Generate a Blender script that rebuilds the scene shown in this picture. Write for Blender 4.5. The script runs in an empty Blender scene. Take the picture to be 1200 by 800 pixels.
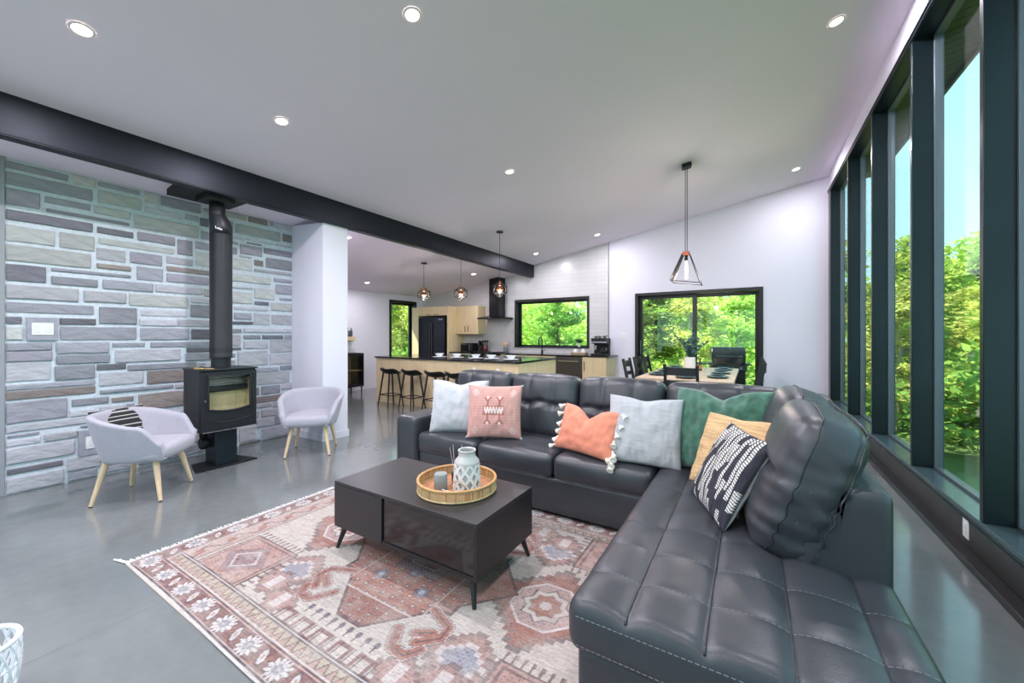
import bpy, bmesh, math, random
import numpy as np
from mathutils import Vector, Matrix, noise as mnoise
random.seed(7); rng = np.random.default_rng(7)
SC = bpy.context.scene
COL = SC.collection

# ------------------------------------------------------------------ camera, sky, sun, exposure
F_PX, HORIZON, CAM_H, YAW = 458.0, 393.5, 1.35, math.radians(31.4)
cam = bpy.data.cameras.new('camera'); cam.sensor_width = 36.0; cam.lens = F_PX / 1200 * 36
cam.shift_y = -(400 - HORIZON) / 1200; cam.clip_start = 0.02; cam.clip_end = 300
camo = bpy.data.objects.new('camera', cam); COL.objects.link(camo)
camo.location = (0, 0, CAM_H); camo.rotation_euler = (math.pi / 2, 0, YAW); SC.camera = camo

SC.view_settings.view_transform = 'Standard'; SC.view_settings.look = 'None'
SC.view_settings.gamma = 1.0; SC.view_settings.exposure = 0.2; SC.view_settings.use_curve_mapping = False
SC.cycles.use_denoising = True; SC.cycles.max_bounces = 10; SC.cycles.diffuse_bounces = 6
SC.cycles.transparent_max_bounces = 16; SC.cycles.sample_clamp_indirect = 6.0
SC.cycles.caustics_reflective = False; SC.cycles.caustics_refractive = False

def lin(c):
    return tuple(((v / 255) / 12.92 if v / 255 <= 0.04045 else ((v / 255 + 0.055) / 1.055) ** 2.4) for v in c)

SKY_STRENGTH, SUN_STRENGTH, LAMP_W = 2.25, 11.0, 33.0
w = bpy.data.worlds.new('sky'); SC.world = w; w.use_nodes = True
nt = w.node_tree; nt.nodes.clear()
out = nt.nodes.new('ShaderNodeOutputWorld'); bg = nt.nodes.new('ShaderNodeBackground')
tc = nt.nodes.new('ShaderNodeTexCoord'); sp = nt.nodes.new('ShaderNodeSeparateXYZ'); rp = nt.nodes.new('ShaderNodeValToRGB')
rp.color_ramp.elements[0].position = 0.0; rp.color_ramp.elements[0].color = (*lin((180, 224, 232)), 1)
rp.color_ramp.elements[1].position = 0.7; rp.color_ramp.elements[1].color = (*lin((144, 207, 223)), 1)
nt.links.new(tc.outputs['Generated'], sp.inputs[0]); nt.links.new(sp.outputs['Z'], rp.inputs[0])
nt.links.new(rp.outputs[0], bg.inputs[0]); bg.inputs[1].default_value = SKY_STRENGTH
nt.links.new(bg.outputs[0], out.inputs[0])

sun = bpy.data.lights.new('sun', 'SUN'); sun.energy = SUN_STRENGTH; sun.angle = math.radians(2); sun.color = (1.0, 0.95, 0.86)
suno = bpy.data.objects.new('sun', sun); COL.objects.link(suno); suno.location = (-10, -10, 20)
suno.rotation_euler = Vector((0.62, 0.42, -1.0)).to_track_quat('-Z', 'Y').to_euler()

# ------------------------------------------------------------------ helpers
def tag(o, label=None, cat=None, group=None, kind=None):
    if label: o['label'] = label
    if cat: o['category'] = cat
    if group: o['group'] = group
    if kind: o['kind'] = kind
    return o
def thing(name, label=None, cat=None, loc=(0, 0, 0), rz=0.0, group=None, kind=None):
    o = bpy.data.objects.new(name, None); COL.objects.link(o); o.empty_display_size = 0.05
    o.location = loc; o.rotation_euler = (0, 0, rz)
    return tag(o, label, cat, group, kind)
def dup(root, parent=None, **kw):
    c = root.copy(); COL.objects.link(c)
    if parent is not None: c.parent = parent
    for ch in list(root.children): dup(ch, c)
    for k, v in kw.items():
        if k in ('label', 'group', 'category'): c[k] = v
        else: setattr(c, k, v)
    return c

MATS = {}
def mat(name, rgb, rough=0.5, metal=0.0, spec=0.5, var=None, bump=None, coat=0.0, sheen=0.0, attr=None, emit=None, alpha=None, coords='Object'):
    """procedural principled material. var=(scale, amount, stretch) colour mottling; bump=(scale, strength, dist, stretch)"""
    if name in MATS: return MATS[name]
    m = bpy.data.materials.new(name); m.use_nodes = True; n = m.node_tree.nodes; L = m.node_tree.links
    b = n['Principled BSDF']; c = (*lin(rgb), 1)
    b.inputs['Base Color'].default_value = c; b.inputs['Roughness'].default_value = rough; b.inputs['Metallic'].default_value = metal
    b.inputs['Specular IOR Level'].default_value = spec; b.inputs['Coat Weight'].default_value = coat; b.inputs['Coat Roughness'].default_value = 0.15
    b.inputs['Sheen Weight'].default_value = sheen
    t = n.new('ShaderNodeTexCoord')
    def mapped(stretch):
        mp = n.new('ShaderNodeMapping'); mp.inputs['Scale'].default_value = stretch; L.new(t.outputs[coords], mp.inputs[0]); return mp.outputs[0]
    src = None
    if attr:
        a = n.new('ShaderNodeAttribute'); a.attribute_name = attr; src = a.outputs['Color']
    if var:
        sc_, am = var[0], var[1]; st = var[2] if len(var) > 2 else (1, 1, 1)
        nz = n.new('ShaderNodeTexNoise'); nz.inputs['Scale'].default_value = sc_; nz.inputs['Detail'].default_value = 5
        L.new(mapped(st), nz.inputs['Vector'])
        rr = n.new('ShaderNodeMapRange'); rr.inputs['From Min'].default_value = 0.3; rr.inputs['From Max'].default_value = 0.7
        rr.inputs['To Min'].default_value = 1 - am; rr.inputs['To Max'].default_value = 1 + am; L.new(nz.outputs[0], rr.inputs[0])
        mx = n.new('ShaderNodeVectorMath'); mx.operation = 'MULTIPLY'
        if src: L.new(src, mx.inputs[0])
        else: mx.inputs[0].default_value = c[:3]
        L.new(rr.outputs[0], mx.inputs[1]); src = mx.outputs[0]
    if src: L.new(src, b.inputs['Base Color'])
    if bump:
        st = bump[3] if len(bump) > 3 else (1, 1, 1)
        nz = n.new('ShaderNodeTexNoise'); nz.inputs['Scale'].default_value = bump[0]; nz.inputs['Detail'].default_value = 3
        L.new(mapped(st), nz.inputs['Vector'])
        bp = n.new('ShaderNodeBump'); bp.inputs['Strength'].default_value = bump[1]; bp.inputs['Distance'].default_value = bump[2]
        L.new(nz.outputs[0], bp.inputs['Height']); L.new(bp.outputs[0], b.inputs['Normal'])
    if emit: b.inputs['Emission Color'].default_value = (*lin(emit[0]), 1); b.inputs['Emission Strength'].default_value = emit[1]
    MATS[name] = m; return m

def glass_mat(name, tint=(0.96, 0.99, 0.98), refl=0.9, rough=0.0):
    m = bpy.data.materials.new(name); m.use_nodes = True; n = m.node_tree.nodes; L = m.node_tree.links; n.clear()
    o = n.new('ShaderNodeOutputMaterial'); mx = n.new('ShaderNodeMixShader'); tr = n.new('ShaderNodeBsdfTransparent'); gl = n.new('ShaderNodeBsdfGlossy')
    lw = n.new('ShaderNodeLayerWeight'); lw.inputs[0].default_value = 0.5; pw = n.new('ShaderNodeMath'); pw.operation = 'POWER'; pw.inputs[1].default_value = 4.0
    fr = n.new('ShaderNodeMapRange'); fr.inputs['To Min'].default_value = 0.03; fr.inputs['To Max'].default_value = 0.75
    L.new(lw.outputs['Facing'], pw.inputs[0]); L.new(pw.outputs[0], fr.inputs[0])
    tr.inputs[0].default_value = (*tint, 1); gl.inputs['Roughness'].default_value = rough; gl.inputs[0].default_value = (refl, refl, refl, 1)
    L.new(fr.outputs[0], mx.inputs[0]); L.new(tr.outputs[0], mx.inputs[1]); L.new(gl.outputs[0], mx.inputs[2]); L.new(mx.outputs[0], o.inputs[0])
    MATS[name] = m; return m

class MB:
    """collects polygons in local coordinates; build() links them as ONE mesh object"""
    def __init__(s): s.v = []; s.f = []; s.c = None
    def add(s, vs, fs):
        k = len(s.v); s.v.extend([tuple(p) for p in vs]); s.f.extend([tuple(i + k for i in f) for f in fs]); return s
    def box(s, x0, x1, y0, y1, z0, z1):
        return s.add([(x0, y0, z0), (x1, y0, z0), (x1, y1, z0), (x0, y1, z0), (x0, y0, z1), (x1, y0, z1), (x1, y1, z1), (x0, y1, z1)],
                     [(0, 3, 2, 1), (4, 5, 6, 7), (0, 1, 5, 4), (1, 2, 6, 5), (2, 3, 7, 6), (3, 0, 4, 7)])
    def hexa(s, bottom, top):
        return s.add(list(bottom) + list(top), [(0, 3, 2, 1), (4, 5, 6, 7), (0, 1, 5, 4), (1, 2, 6, 5), (2, 3, 7, 6), (3, 0, 4, 7)])
    def bar(s, p0, p1, wd, ht, up=(0, 0, 1)):
        p0, p1 = Vector(p0), Vector(p1); d = (p1 - p0).normalized(); u = Vector(up)
        if abs(d.dot(u)) > 0.95: u = Vector((0, 1, 0))
        a = d.cross(u).normalized() * wd / 2; b = a.cross(d).normalized() * ht / 2
        q = [-a - b, a - b, a + b, -a + b]
        return s.add([p0 + k for k in q] + [p1 + k for k in q], [(0, 1, 2, 3), (7, 6, 5, 4), (0, 4, 5, 1), (1, 5, 6, 2), (2, 6, 7, 3), (3, 7, 4, 0)])
    def tube(s, pts, r, n=8, closed=False):
        pts = [Vector(p) for p in pts]; N = len(pts); rs = r if isinstance(r, (list, tuple)) else [r] * N
        k = len(s.v); up = None
        for i, p in enumerate(pts):
            if closed: d = pts[(i + 1) % N] - pts[i - 1]
            else: d = pts[min(i + 1, N - 1)] - pts[max(i - 1, 0)]
            d.normalize()
            if up is None:
                up = Vector((0, 0, 1)) if abs(d.z) < 0.9 else Vector((1, 0, 0))
            a = d.cross(up)
            if a.length < 1e-5: a = d.cross(Vector((0.3, 1, 0.2)))
            a.normalize(); b = a.cross(d).normalized(); up = b
            for j in range(n):
                t = 2 * math.pi * j / n; s.v.append(tuple(p + a * (math.cos(t) * rs[i]) + b * (math.sin(t) * rs[i])))
        for i in range(N if closed else N - 1):
            i2 = (i + 1) % N
            for j in range(n):
                j2 = (j + 1) % n; s.f.append((k + i * n + j, k + i * n + j2, k + i2 * n + j2, k + i2 * n + j))
        if not closed:
            s.f.append(tuple(k + j for j in range(n))[::-1]); s.f.append(tuple(k + (N - 1) * n + j for j in range(n)))
        return s
    def cyl(s, p0, p1, r0, r1=None, n=16): return s.tube([p0, p1], [r0, r0 if r1 is None else r1], n)
    def lathe(s, prof, n=24, c=(0, 0), cap0=True, cap1=True):
        k = len(s.v); m = len(prof)
        for (r, z) in prof:
            for j in range(n):
                t = 2 * math.pi * j / n; s.v.append((c[0] + r * math.cos(t), c[1] + r * math.sin(t), z))
        for i in range(m - 1):
            for j in range(n):
                j2 = (j + 1) % n; s.f.append((k + i * n + j, k + i * n + j2, k + (i + 1) * n + j2, k + (i + 1) * n + j))
        if cap0: s.f.append(tuple(k + j for j in range(n))[::-1])
        if cap1: s.f.append(tuple(k + (m - 1) * n + j for j in range(n)))
        return s
    def prism(s, poly, y0, y1, axis='y'):
        """poly: list of 2-D points; extruded along an axis"""
        n = len(poly)
        def p3(p, t): return {'y': (p[0], t, p[1]), 'x': (t, p[0], p[1]), 'z': (p[0], p[1], t)}[axis]
        vs = [p3(p, y0) for p in poly] + [p3(p, y1) for p in poly]
        return s.add(vs, [tuple(range(n)), tuple(range(2 * n - 1, n - 1, -1))] + [(i, i + n, (i + 1) % n + n, (i + 1) % n) for i in range(n)])
    def mesh(s, name, m, smooth=False):
        me = bpy.data.meshes.new(name); me.from_pydata(s.v, [], s.f)
        if m is not None: me.materials.append(m)
        bm = bmesh.new(); bm.from_mesh(me); bmesh.ops.recalc_face_normals(bm, faces=bm.faces); bm.to_mesh(me); bm.free()
        if s.c is not None:
            a = me.color_attributes.new('Col', 'FLOAT_COLOR', 'POINT'); arr = np.ones((len(s.v), 4), np.float32); arr[:, :3] = s.c
            a.data.foreach_set('color', arr.ravel())
        if smooth:
            me.polygons.foreach_set('use_smooth', [True] * len(me.polygons))
            if smooth != 'all':
                me.set_sharp_from_angle(angle=math.radians(40))
        return me
    def build(s, name, m, parent=None, smooth=False, bevel=0.0, loc=(0, 0, 0), kind=None, seg=2):
        o = bpy.data.objects.new(name, s.mesh(name, m, smooth)); COL.objects.link(o); o.location = loc
        if parent is not None: o.parent = parent
        if bevel:
            bv = o.modifiers.new('bevel', 'BEVEL'); bv.width = bevel; bv.segments = seg; bv.limit_method = 'ANGLE'
            o.data.polygons.foreach_set('use_smooth', [True] * len(o.data.polygons)); o.data.set_sharp_from_angle(angle=math.radians(50)) if not smooth else None
        if kind: o['kind'] = kind
        return o

def inst(name, me, parent=None, loc=(0, 0, 0), rot=None, scale=None):
    o = bpy.data.objects.new(name, me); COL.objects.link(o); o.location = loc
    if rot is not None: o.rotation_euler = rot
    if scale is not None: o.scale = scale
    if parent is not None: o.parent = parent
    return o

def rbox(dim, r, step=0.03, deform=None):
    """rounded box centred on the origin, finely gridded; deform(p, n) -> p"""
    sx, sy, sz = [d / 2 for d in dim]; mb = MB(); key = {}
    def vid(p):
        q = (round(p[0], 5), round(p[1], 5), round(p[2], 5))
        if q in key: return key[q]
        c = Vector((max(-sx + r, min(sx - r, p[0])), max(-sy + r, min(sy - r, p[1])), max(-sz + r, min(sz - r, p[2]))))
        d = Vector(p) - c
        nrm = d.normalized() if d.length > 1e-9 else Vector((0, 0, 1))
        pt = c + nrm * r
        if deform: pt = Vector(deform(pt, nrm))
        key[q] = len(mb.v); mb.v.append(tuple(pt)); return key[q]
    N = [max(4, int(round(2 * h / step))) for h in (sx, sy, sz)]; H = (sx, sy, sz)
    def ticks(ax):
        # denser near the edges so that the rounding reads
        n = N[ax]; h = H[ax]; inner = [(-h + r) + (2 * h - 2 * r) * i / n for i in range(n + 1)]
        return [-h, -h + r * 0.25, -h + r * 0.55] + inner + [h - r * 0.55, h - r * 0.25, h]
    T = [ticks(0), ticks(1), ticks(2)]
    for ax in range(3):
        u, v = [a for a in range(3) if a != ax]
        for sg in (-1, 1):
            for i in range(len(T[u]) - 1):
                for j in range(len(T[v]) - 1):
                    q = []
                    for (a, b) in ((i, j), (i + 1, j), (i + 1, j + 1), (i, j + 1)):
                        p = [0, 0, 0]; p[ax] = sg * H[ax]; p[u] = T[u][a]; p[v] = T[v][b]; q.append(vid(p))
                    if len(set(q)) == 4: mb.f.append(tuple(q))
    return mb

def sstep(a, b, x):
    t = max(0.0, min(1.0, (x - a) / (b - a))); return t * t * (3 - 2 * t)
def nz(x, y, z=0.0): return mnoise.noise(Vector((x, y, z)))
# ------------------------------------------------------------------ the setting
YF, XS, XW, XK, BX0, BX1 = 8.6, -5.36, 1.15, -8.35, -4.72, -4.60
def ceil_r(x): return 4.11 + 0.174 * (x - 1.155)
def ceil_l(x): return 2.49 + 0.124 * (x + 8.35)

M_white = mat('wall paint', (231, 227, 238), 0.75, var=(1.2, 0.012))
M_ceil = mat('ceiling paint', (240, 231, 244), 0.85, var=(0.8, 0.01))
M_black = mat('black powder coat', (26, 30, 31), 0.38, var=(6, 0.12))
M_frame = mat('window frame black green', (22, 34, 38), 0.3, metal=0.35, var=(2.5, 0.15))
M_frame_l = mat('window bead grey', (96, 104, 110), 0.35, metal=0.4)
M_trimblack = mat('black window casing', (17, 16, 16), 0.4, var=(9, 0.2))
M_pane = glass_mat('window glass')
M_steel = mat('blackened steel beam', (24, 28, 37), 0.42, metal=0.55, var=(3.0, 0.35, (1, 0.3, 2)), bump=(9, 0.12, 0.01))

# polished concrete floor
def floor_mat():
    m = bpy.data.materials.new('polished concrete'); m.use_nodes = True; n = m.node_tree.nodes; L = m.node_tree.links; b = n['Principled BSDF']
    t = n.new('ShaderNodeTexCoord')
    a = n.new('ShaderNodeTexNoise'); a.inputs['Scale'].default_value = 0.9; a.inputs['Detail'].default_value = 6; a.inputs['Roughness'].default_value = 0.6
    c = n.new('ShaderNodeTexNoise'); c.inputs['Scale'].default_value = 14; c.inputs['Detail'].default_value = 4
    L.new(t.outputs['Object'], a.inputs['Vector']); L.new(t.outputs['Object'], c.inputs['Vector'])
    r = n.new('ShaderNodeValToRGB'); r.color_ramp.elements[0].position = 0.3; r.color_ramp.elements[1].position = 0.72
    r.color_ramp.elements[0].color = (*lin((108, 113, 113)), 1); r.color_ramp.elements[1].color = (*lin((128, 131, 130)), 1)
    L.new(a.outputs[0], r.inputs[0])
    mx = n.new('ShaderNodeMix'); mx.data_type = 'RGBA'; mx.blend_type = 'OVERLAY'; mx.inputs['Factor'].default_value = 0.12
    L.new(r.outputs[0], mx.inputs['A']); L.new(c.outputs[0], mx.inputs['B']); L.new(mx.outputs['Result'], b.inputs['Base Color'])
    rr = n.new('ShaderNodeMapRange'); rr.inputs['To Min'].default_value = 0.13; rr.inputs['To Max'].default_value = 0.24
    L.new(a.outputs[0], rr.inputs[0]); L.new(rr.outputs[0], b.inputs['Roughness']); b.inputs['Specular IOR Level'].default_value = 0.5
    b.inputs['Coat Weight'].default_value = 0.55; b.inputs['Coat Roughness'].default_value = 0.09; b.inputs['Coat IOR'].default_value = 1.55
    return m
M_floor = floor_mat()
fl = MB().box(XK - 0.25, XW + 0.15, -4.25, YF + 0.25, -0.12, 0.0).build('floor', M_floor, kind='structure')
cj = MB()
for p0, p1 in (((-8.3, 4.6), (1.06, 4.6)), ((-2.55, -4.0), (-2.55, 8.55))): cj.bar((*p0, 0.0004), (*p1, 0.0004), 0.004, 0.0008)
cj.build('control_joint', mat('joint sealant', (122, 128, 130), 0.6), fl)

def slab(name, xa, xb, ya, yb, cf, th, m):
    return MB().hexa([(xa, ya, cf(xa)), (xb, ya, cf(xb)), (xb, yb, cf(xb)), (xa, yb, cf(xa))],
                     [(xa, ya, cf(xa) + th), (xb, ya, cf(xb) + th), (xb, yb, cf(xb) + th), (xa, yb, cf(xa) + th)]).build(name, m, kind='structure')
slab('ceiling', BX0 + 0.02, XW + 0.02, -4.25, YF + 0.25, ceil_r, 0.3, M_ceil)
slab('ceiling', XK - 0.25, BX0 + 0.02, -4.25, YF + 0.25, ceil_l, 0.45, M_ceil)

def wall_y(name, xa, xb, y0, y1, openings, cf, m):
    """wall in an XZ plane with rectangular openings (x0, x1, z0, z1) and a sloping top"""
    xs = sorted({xa, xb} | {o[0] for o in openings} | {o[1] for o in openings} | ({BX0} if xa < BX0 < xb else set())); mb = MB()
    for a, b in zip(xs[:-1], xs[1:]):
        op = [o for o in openings if o[0] <= a + 1e-6 and o[1] >= b - 1e-6]
        mid = (a + b) / 2; cfn = cf if not isinstance(cf, tuple) else (cf[0] if mid < BX0 else cf[1])
        z = 0.0
        if op:
            if op[0][2] > 0.001: mb.box(a, b, y0, y1, 0, op[0][2])
            z = op[0][3]
        mb.hexa([(a, y0, z), (b, y0, z), (b, y1, z), (a, y1, z)], [(a, y0, cfn(a)), (b, y0, cfn(b)), (b, y1, cfn(b)), (a, y1, cfn(a))])
    return mb.build(name, m, kind='structure')
KW = (-5.13, -3.19, 1.06, 2.24); DW = (-2.10, 0.17, 0.0, 2.235)
wall_far = wall_y('wall_far', XK - 0.25, XW + 0.02, YF, YF + 0.25, [KW, DW], (ceil_l, ceil_r), M_white)
BW = (-4.3, 0.4, 0.25, 2.7)
wall_y('wall_back', XK - 0.25, XW + 0.02, -4.25, -4.0, [BW], (ceil_l, ceil_r), M_white)

# white brick-tile lining of the kitchen end of the far wall (tiles a few pixels tall: material)
def tile_mat():
    m = bpy.data.materials.new('white wall tile'); m.use_nodes = True; n = m.node_tree.nodes; L = m.node_tree.links; b = n['Principled BSDF']
    t = n.new('ShaderNodeTexCoord'); mp = n.new('ShaderNodeMapping'); mp.inputs['Rotation'].default_value = (math.pi / 2, 0, 0); L.new(t.outputs['Object'], mp.inputs[0])
    br = n.new('ShaderNodeTexBrick'); br.inputs['Scale'].default_value = 1.0; br.inputs['Brick Width'].default_value = 0.4; br.inputs['Row Height'].default_value = 0.1
    br.inputs['Mortar Size'].default_value = 0.003; br.inputs['Color1'].default_value = (*lin((208, 206, 205)), 1); br.inputs['Color2'].default_value = (*lin((202, 200, 200)), 1)
    br.inputs['Mortar'].default_value = (*lin((184, 183, 184)), 1); L.new(mp.outputs[0], br.inputs['Vector']); L.new(br.outputs['Color'], b.inputs['Base Color'])
    b.inputs['Roughness'].default_value = 0.28
    bp = n.new('ShaderNodeBump'); bp.inputs['Strength'].default_value = 0.3; bp.inputs['Distance'].default_value = 0.004; bp.invert = True
    L.new(br.outputs['Fac'], bp.inputs['Height']); L.new(bp.outputs[0], b.inputs['Normal']); return m
M_tile = tile_mat()
tl = MB(); TX1 = -2.72
for a, b, z0, z1f in ((XK, KW[0], 0, None), (KW[0], KW[1], 0, KW[2]), (KW[0], KW[1], KW[3], None), (KW[1], TX1, 0, None)):
    cuts = [a, b] if not (a < BX0 < b) else [a, BX0, b]
    for p, q in zip(cuts[:-1], cuts[1:]):
        cfn = ceil_l if (p + q) / 2 < BX0 else ceil_r
        ta, tb = (z1f, z1f) if z1f is not None else (cfn(p), cfn(q))
        tl.hexa([(p, YF - 0.012, z0), (q, YF - 0.012, z0), (q, YF + 0.001, z0), (p, YF + 0.001, z0)], [(p, YF - 0.012, ta), (q, YF - 0.012, tb), (q, YF + 0.001, tb), (p, YF + 0.001, ta)])
tl.build('tile_lining', M_tile, wall_far, kind='stuff')
MB().box(TX1, TX1 + 0.015, YF - 0.014, YF, 0, ceil_r(TX1)).build('tile_edge_trim', M_frame_l, wall_far)

# kitchen left wall with a tall window
LW = (7.33, 8.27, 0.30, 2.31)
lw = MB()
for a, b, z0, z1 in ((3.2, LW[0], 0, None), (LW[0], LW[1], 0, LW[2]), (LW[0], LW[1], LW[3], None), (LW[1], YF, 0, None)):
    zt0 = z1 if z1 is not None else ceil_l(XK - 0.25); zt1 = z1 if z1 is not None else ceil_l(XK)
    lw.hexa([(XK - 0.25, a, z0), (XK, a, z0), (XK, b, z0), (XK - 0.25, b, z0)], [(XK - 0.25, a, zt0), (XK, a, zt1), (XK, b, zt1), (XK - 0.25, b, zt0)])
wall_k = lw.build('wall_left_kitchen', M_white, kind='structure')
# wall that ends in the white pier beside the stove; the kitchen opens behind it
PX = -4.66
pier = MB()
pier.hexa([(XK, 3.0, 0), (XS - 0.03, 3.0, 0), (XS - 0.03, 3.36, 0), (XK, 3.36, 0)], [(XK, 3.0, ceil_l(XK)), (XS - 0.03, 3.0, ceil_l(XS)), (XS - 0.03, 3.36, ceil_l(XS)), (XK, 3.36, ceil_l(XK))])
pier.hexa([(XS - 0.03, 3.0, 0), (PX, 3.0, 0), (PX, 3.36, 0), (XS - 0.03, 3.36, 0)], [(XS - 0.03, 3.0, ceil_l(XS)), (PX, 3.0, 2.799), (PX, 3.36, 2.799), (XS - 0.03, 3.36, ceil_l(XS))])
pier.build('wall_pier', M_white, kind='structure')
bb = MB(); bb.box(XS, PX + 0.012, 2.988, 3.0, 0, 0.09); bb.box(PX, PX + 0.012, 3.0, 3.372, 0, 0.09)
bb.build('baseboard_pier', M_white, kind='structure')
MB().box(TX1 + 0.35, DW[0] - 0.08, YF - 0.012, YF, 0, 0.09).build('baseboard_far', M_white, kind='structure')
MB().box(DW[1] + 0.08, XW, YF - 0.012, YF, 0, 0.09).build('baseboard_far', M_white, kind='structure')
MB().box(XK, XK + 0.012, 3.4, LW[1] + 0.1, 0, 0.09).build('baseboard_kitchen', M_white, kind='structure')

# living room left wall: plain beside the camera, stone from the trim to the pier
MB().hexa([(XS - 0.3, -4.0, 0), (XS - 0.03, -4.0, 0), (XS - 0.03, 0.55, 0), (XS - 0.3, 0.55, 0)],
          [(XS - 0.3, -4.0, ceil_l(XS - .3)), (XS - 0.03, -4.0, ceil_l(XS)), (XS - 0.03, 0.55, ceil_l(XS)), (XS - 0.3, 0.55, ceil_l(XS - .3))]).build('wall_left_plain', M_white, kind='structure')
tr1 = MB().box(XS - 0.03, XS + 0.0, 0.50, 0.585, 0, ceil_l(XS) - 0.002).build('trim_1', mat('grey corner trim', (150, 152, 158), 0.5), bevel=0.004, kind='structure')
M_mortar = mat('pale mortar', (206, 214, 222), 0.9, var=(30, 0.1), bump=(60, 0.5, 0.01))
STW0, STW1 = 0.585, 3.0
wall_left = MB().box(XS - 0.3, XS - 0.016, STW0, STW1, 0, ceil_l(XS) + 0.004).build('wall_left', M_mortar, kind='structure')

def px_wall(px, py):
    """photo pixel -> (along-wall, height) on the stone face"""
    a = (px - 600) / F_PX; rx = -math.sin(YAW) + a * math.cos(YAW); ry = math.cos(YAW) + a * math.sin(YAW); t = XS / rx
    return t * ry, CAM_H - t * (py - HORIZON) / F_PX
STONES = {(0, 180, .1625): "0,35,495,200,m;525,145,690,248,b;0,110,672,345,m;0,228,292,405,p;322,300,655,412,m;0,385,672,570,d;5,500,400,670,b;430,560,685,708,b;5,640,660,830,b",
 (0, 0, 1): "54.4,243.4,152,264.8,p;60,313,154,326,m;70.7,382,160.4,398.3,m;98.3,339.8,148.2,356,g",
 (110, 190, .1625): "30,135,335,240,m;30,195,345,350,b;365,210,468,310,b;485,235,775,375,m;0,305,265,415,b;365,315,645,415,g;660,370,755,430,g;290,370,755,550,b;25,460,288,550,d;315,495,588,603,p;605,550,712,678,p;35,540,582,665,b;770,395,830,470,d;775,490,830,560,m;735,565,850,640,m;735,640,860,760,b;20,610,232,725,g;262,640,495,752,p;525,675,715,750,g;22,725,270,788,r;525,745,860,820,r",
 (0, 300, .1625): "5,45,335,198,d;370,140,708,228,m;5,195,570,332,g;5,325,680,425,m;5,432,160,490,d;5,505,168,608,b;432,445,695,498,d;5,625,380,680,m;5,690,380,755,p;405,620,790,698,m;405,700,795,768,m",
 (110, 300, .1625): "310,70,502,188,m;525,120,830,212,p;65,165,430,262,m;445,200,780,282,g;255,265,680,378,b;700,295,850,345,g;340,380,670,440,g;700,345,850,445,m;40,360,312,495,m;330,450,605,507,g;610,455,850,512,g;335,515,688,605,m;705,525,850,600,d;135,625,370,655,m;410,620,850,652,m;155,665,625,752,g;670,660,850,690,d;660,700,850,750,m",
 (0, 410, .2377): "15,65,252,148,g;270,72,470,140,m;15,165,472,170,m;15,208,472,213,r;15,260,335,332,p;355,245,538,262,m;345,300,470,318,g;20,368,480,355,g;20,450,203,456,g;218,418,383,430,g;25,492,372,512,g;35,592,312,568,d;32,640,318,662,g;330,535,500,570,g;335,600,480,632,m",
 (110, 410, .1625): "22,105,235,138,d;245,97,742,125,m;40,165,360,240,g;385,152,652,228,r;45,290,572,272,m;130,345,288,365,r;322,318,648,400,r",
 (240, 230, .1874): "108,85,260,155,b;275,118,395,185,r;410,150,435,190,m;445,160,545,220,g;145,150,180,230,p;195,165,475,285,b;490,232,545,292,r;140,240,250,278,g;258,262,435,305,g;445,295,545,325,g;140,275,210,303,m;140,308,205,365,m;222,295,362,380,p;372,318,547,385,p;140,375,300,470,b;312,395,368,440,r;385,380,548,468,m;312,450,550,500,g;165,478,415,555,b;435,510,550,545,m;155,555,300,583,g;445,548,550,618,p;155,590,298,675,b;312,570,438,648,b;470,632,550,655,m;315,655,402,683,d;418,660,550,722,b;185,685,395,718,g;145,683,170,765,p;185,725,295,772,m;310,730,410,806,g;420,738,550,806,g",
 (240, 370, .2): "145,30,285,52,d;145,75,218,102,m;230,70,520,100,g;230,112,328,135,m;340,112,460,135,d;470,110,520,135,m;145,108,213,178,g;230,145,372,192,g;385,138,520,212,g;195,205,372,288,g;145,185,215,200,d;150,220,180,242,m;382,222,520,280,g;305,305,432,325,m;442,292,522,312,m;305,335,497,390,g;505,328,522,375,p;333,412,443,450,m;450,398,522,425,g;302,420,320,465,r;303,475,470,492,r;305,515,395,530,g;402,503,440,530,m;335,545,430,580,g;305,600,405,640,g;412,590,450,635,m;205,660,322,720,g;335,660,520,700,g;205,748,328,742,r"}
rects = []
SWITCH = (px_wall(31, 371.5), px_wall(68, 398.5)); OUTL = (px_wall(92, 505), px_wall(121, 530))
for (ox, oy, sc_), txt in STONES.items():
    for e in txt.split(';'):
        a, b, c, d, k = e.split(','); y0, z1 = px_wall(ox + float(a) * sc_, oy + float(b) * sc_); y1, z0 = px_wall(ox + float(c) * sc_, oy + float(d) * sc_)
        y0, y1, z0, z1 = max(y0, STW0 + .004), min(y1, STW1 - .004), max(z0, 0.004), min(z1, ceil_l(XS) - 0.01)
        if y1 - y0 < 0.02 or z1 - z0 < 0.012: continue
        for (p0, q1, p1, q0, _) in rects:      # trim overlaps between traced neighbours
            if y0 < p1 and y1 > p0 and z0 < q1 and z1 > q0:
                ow, oh = min(y1, p1) - max(y0, p0), min(z1, q1) - max(z0, q0)
                if ow < oh:
                    if y0 < p0: y1 = p0 - 0.01
                    else: y0 = p1 + 0.01
                else:
                    if z0 < q0: z1 = q0 - 0.01
                    else: z0 = q1 + 0.01
        if y1 - y0 < 0.03 or z1 - z0 < 0.016: continue
        rects.append((y0, z1, y1, z0, k))
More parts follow.
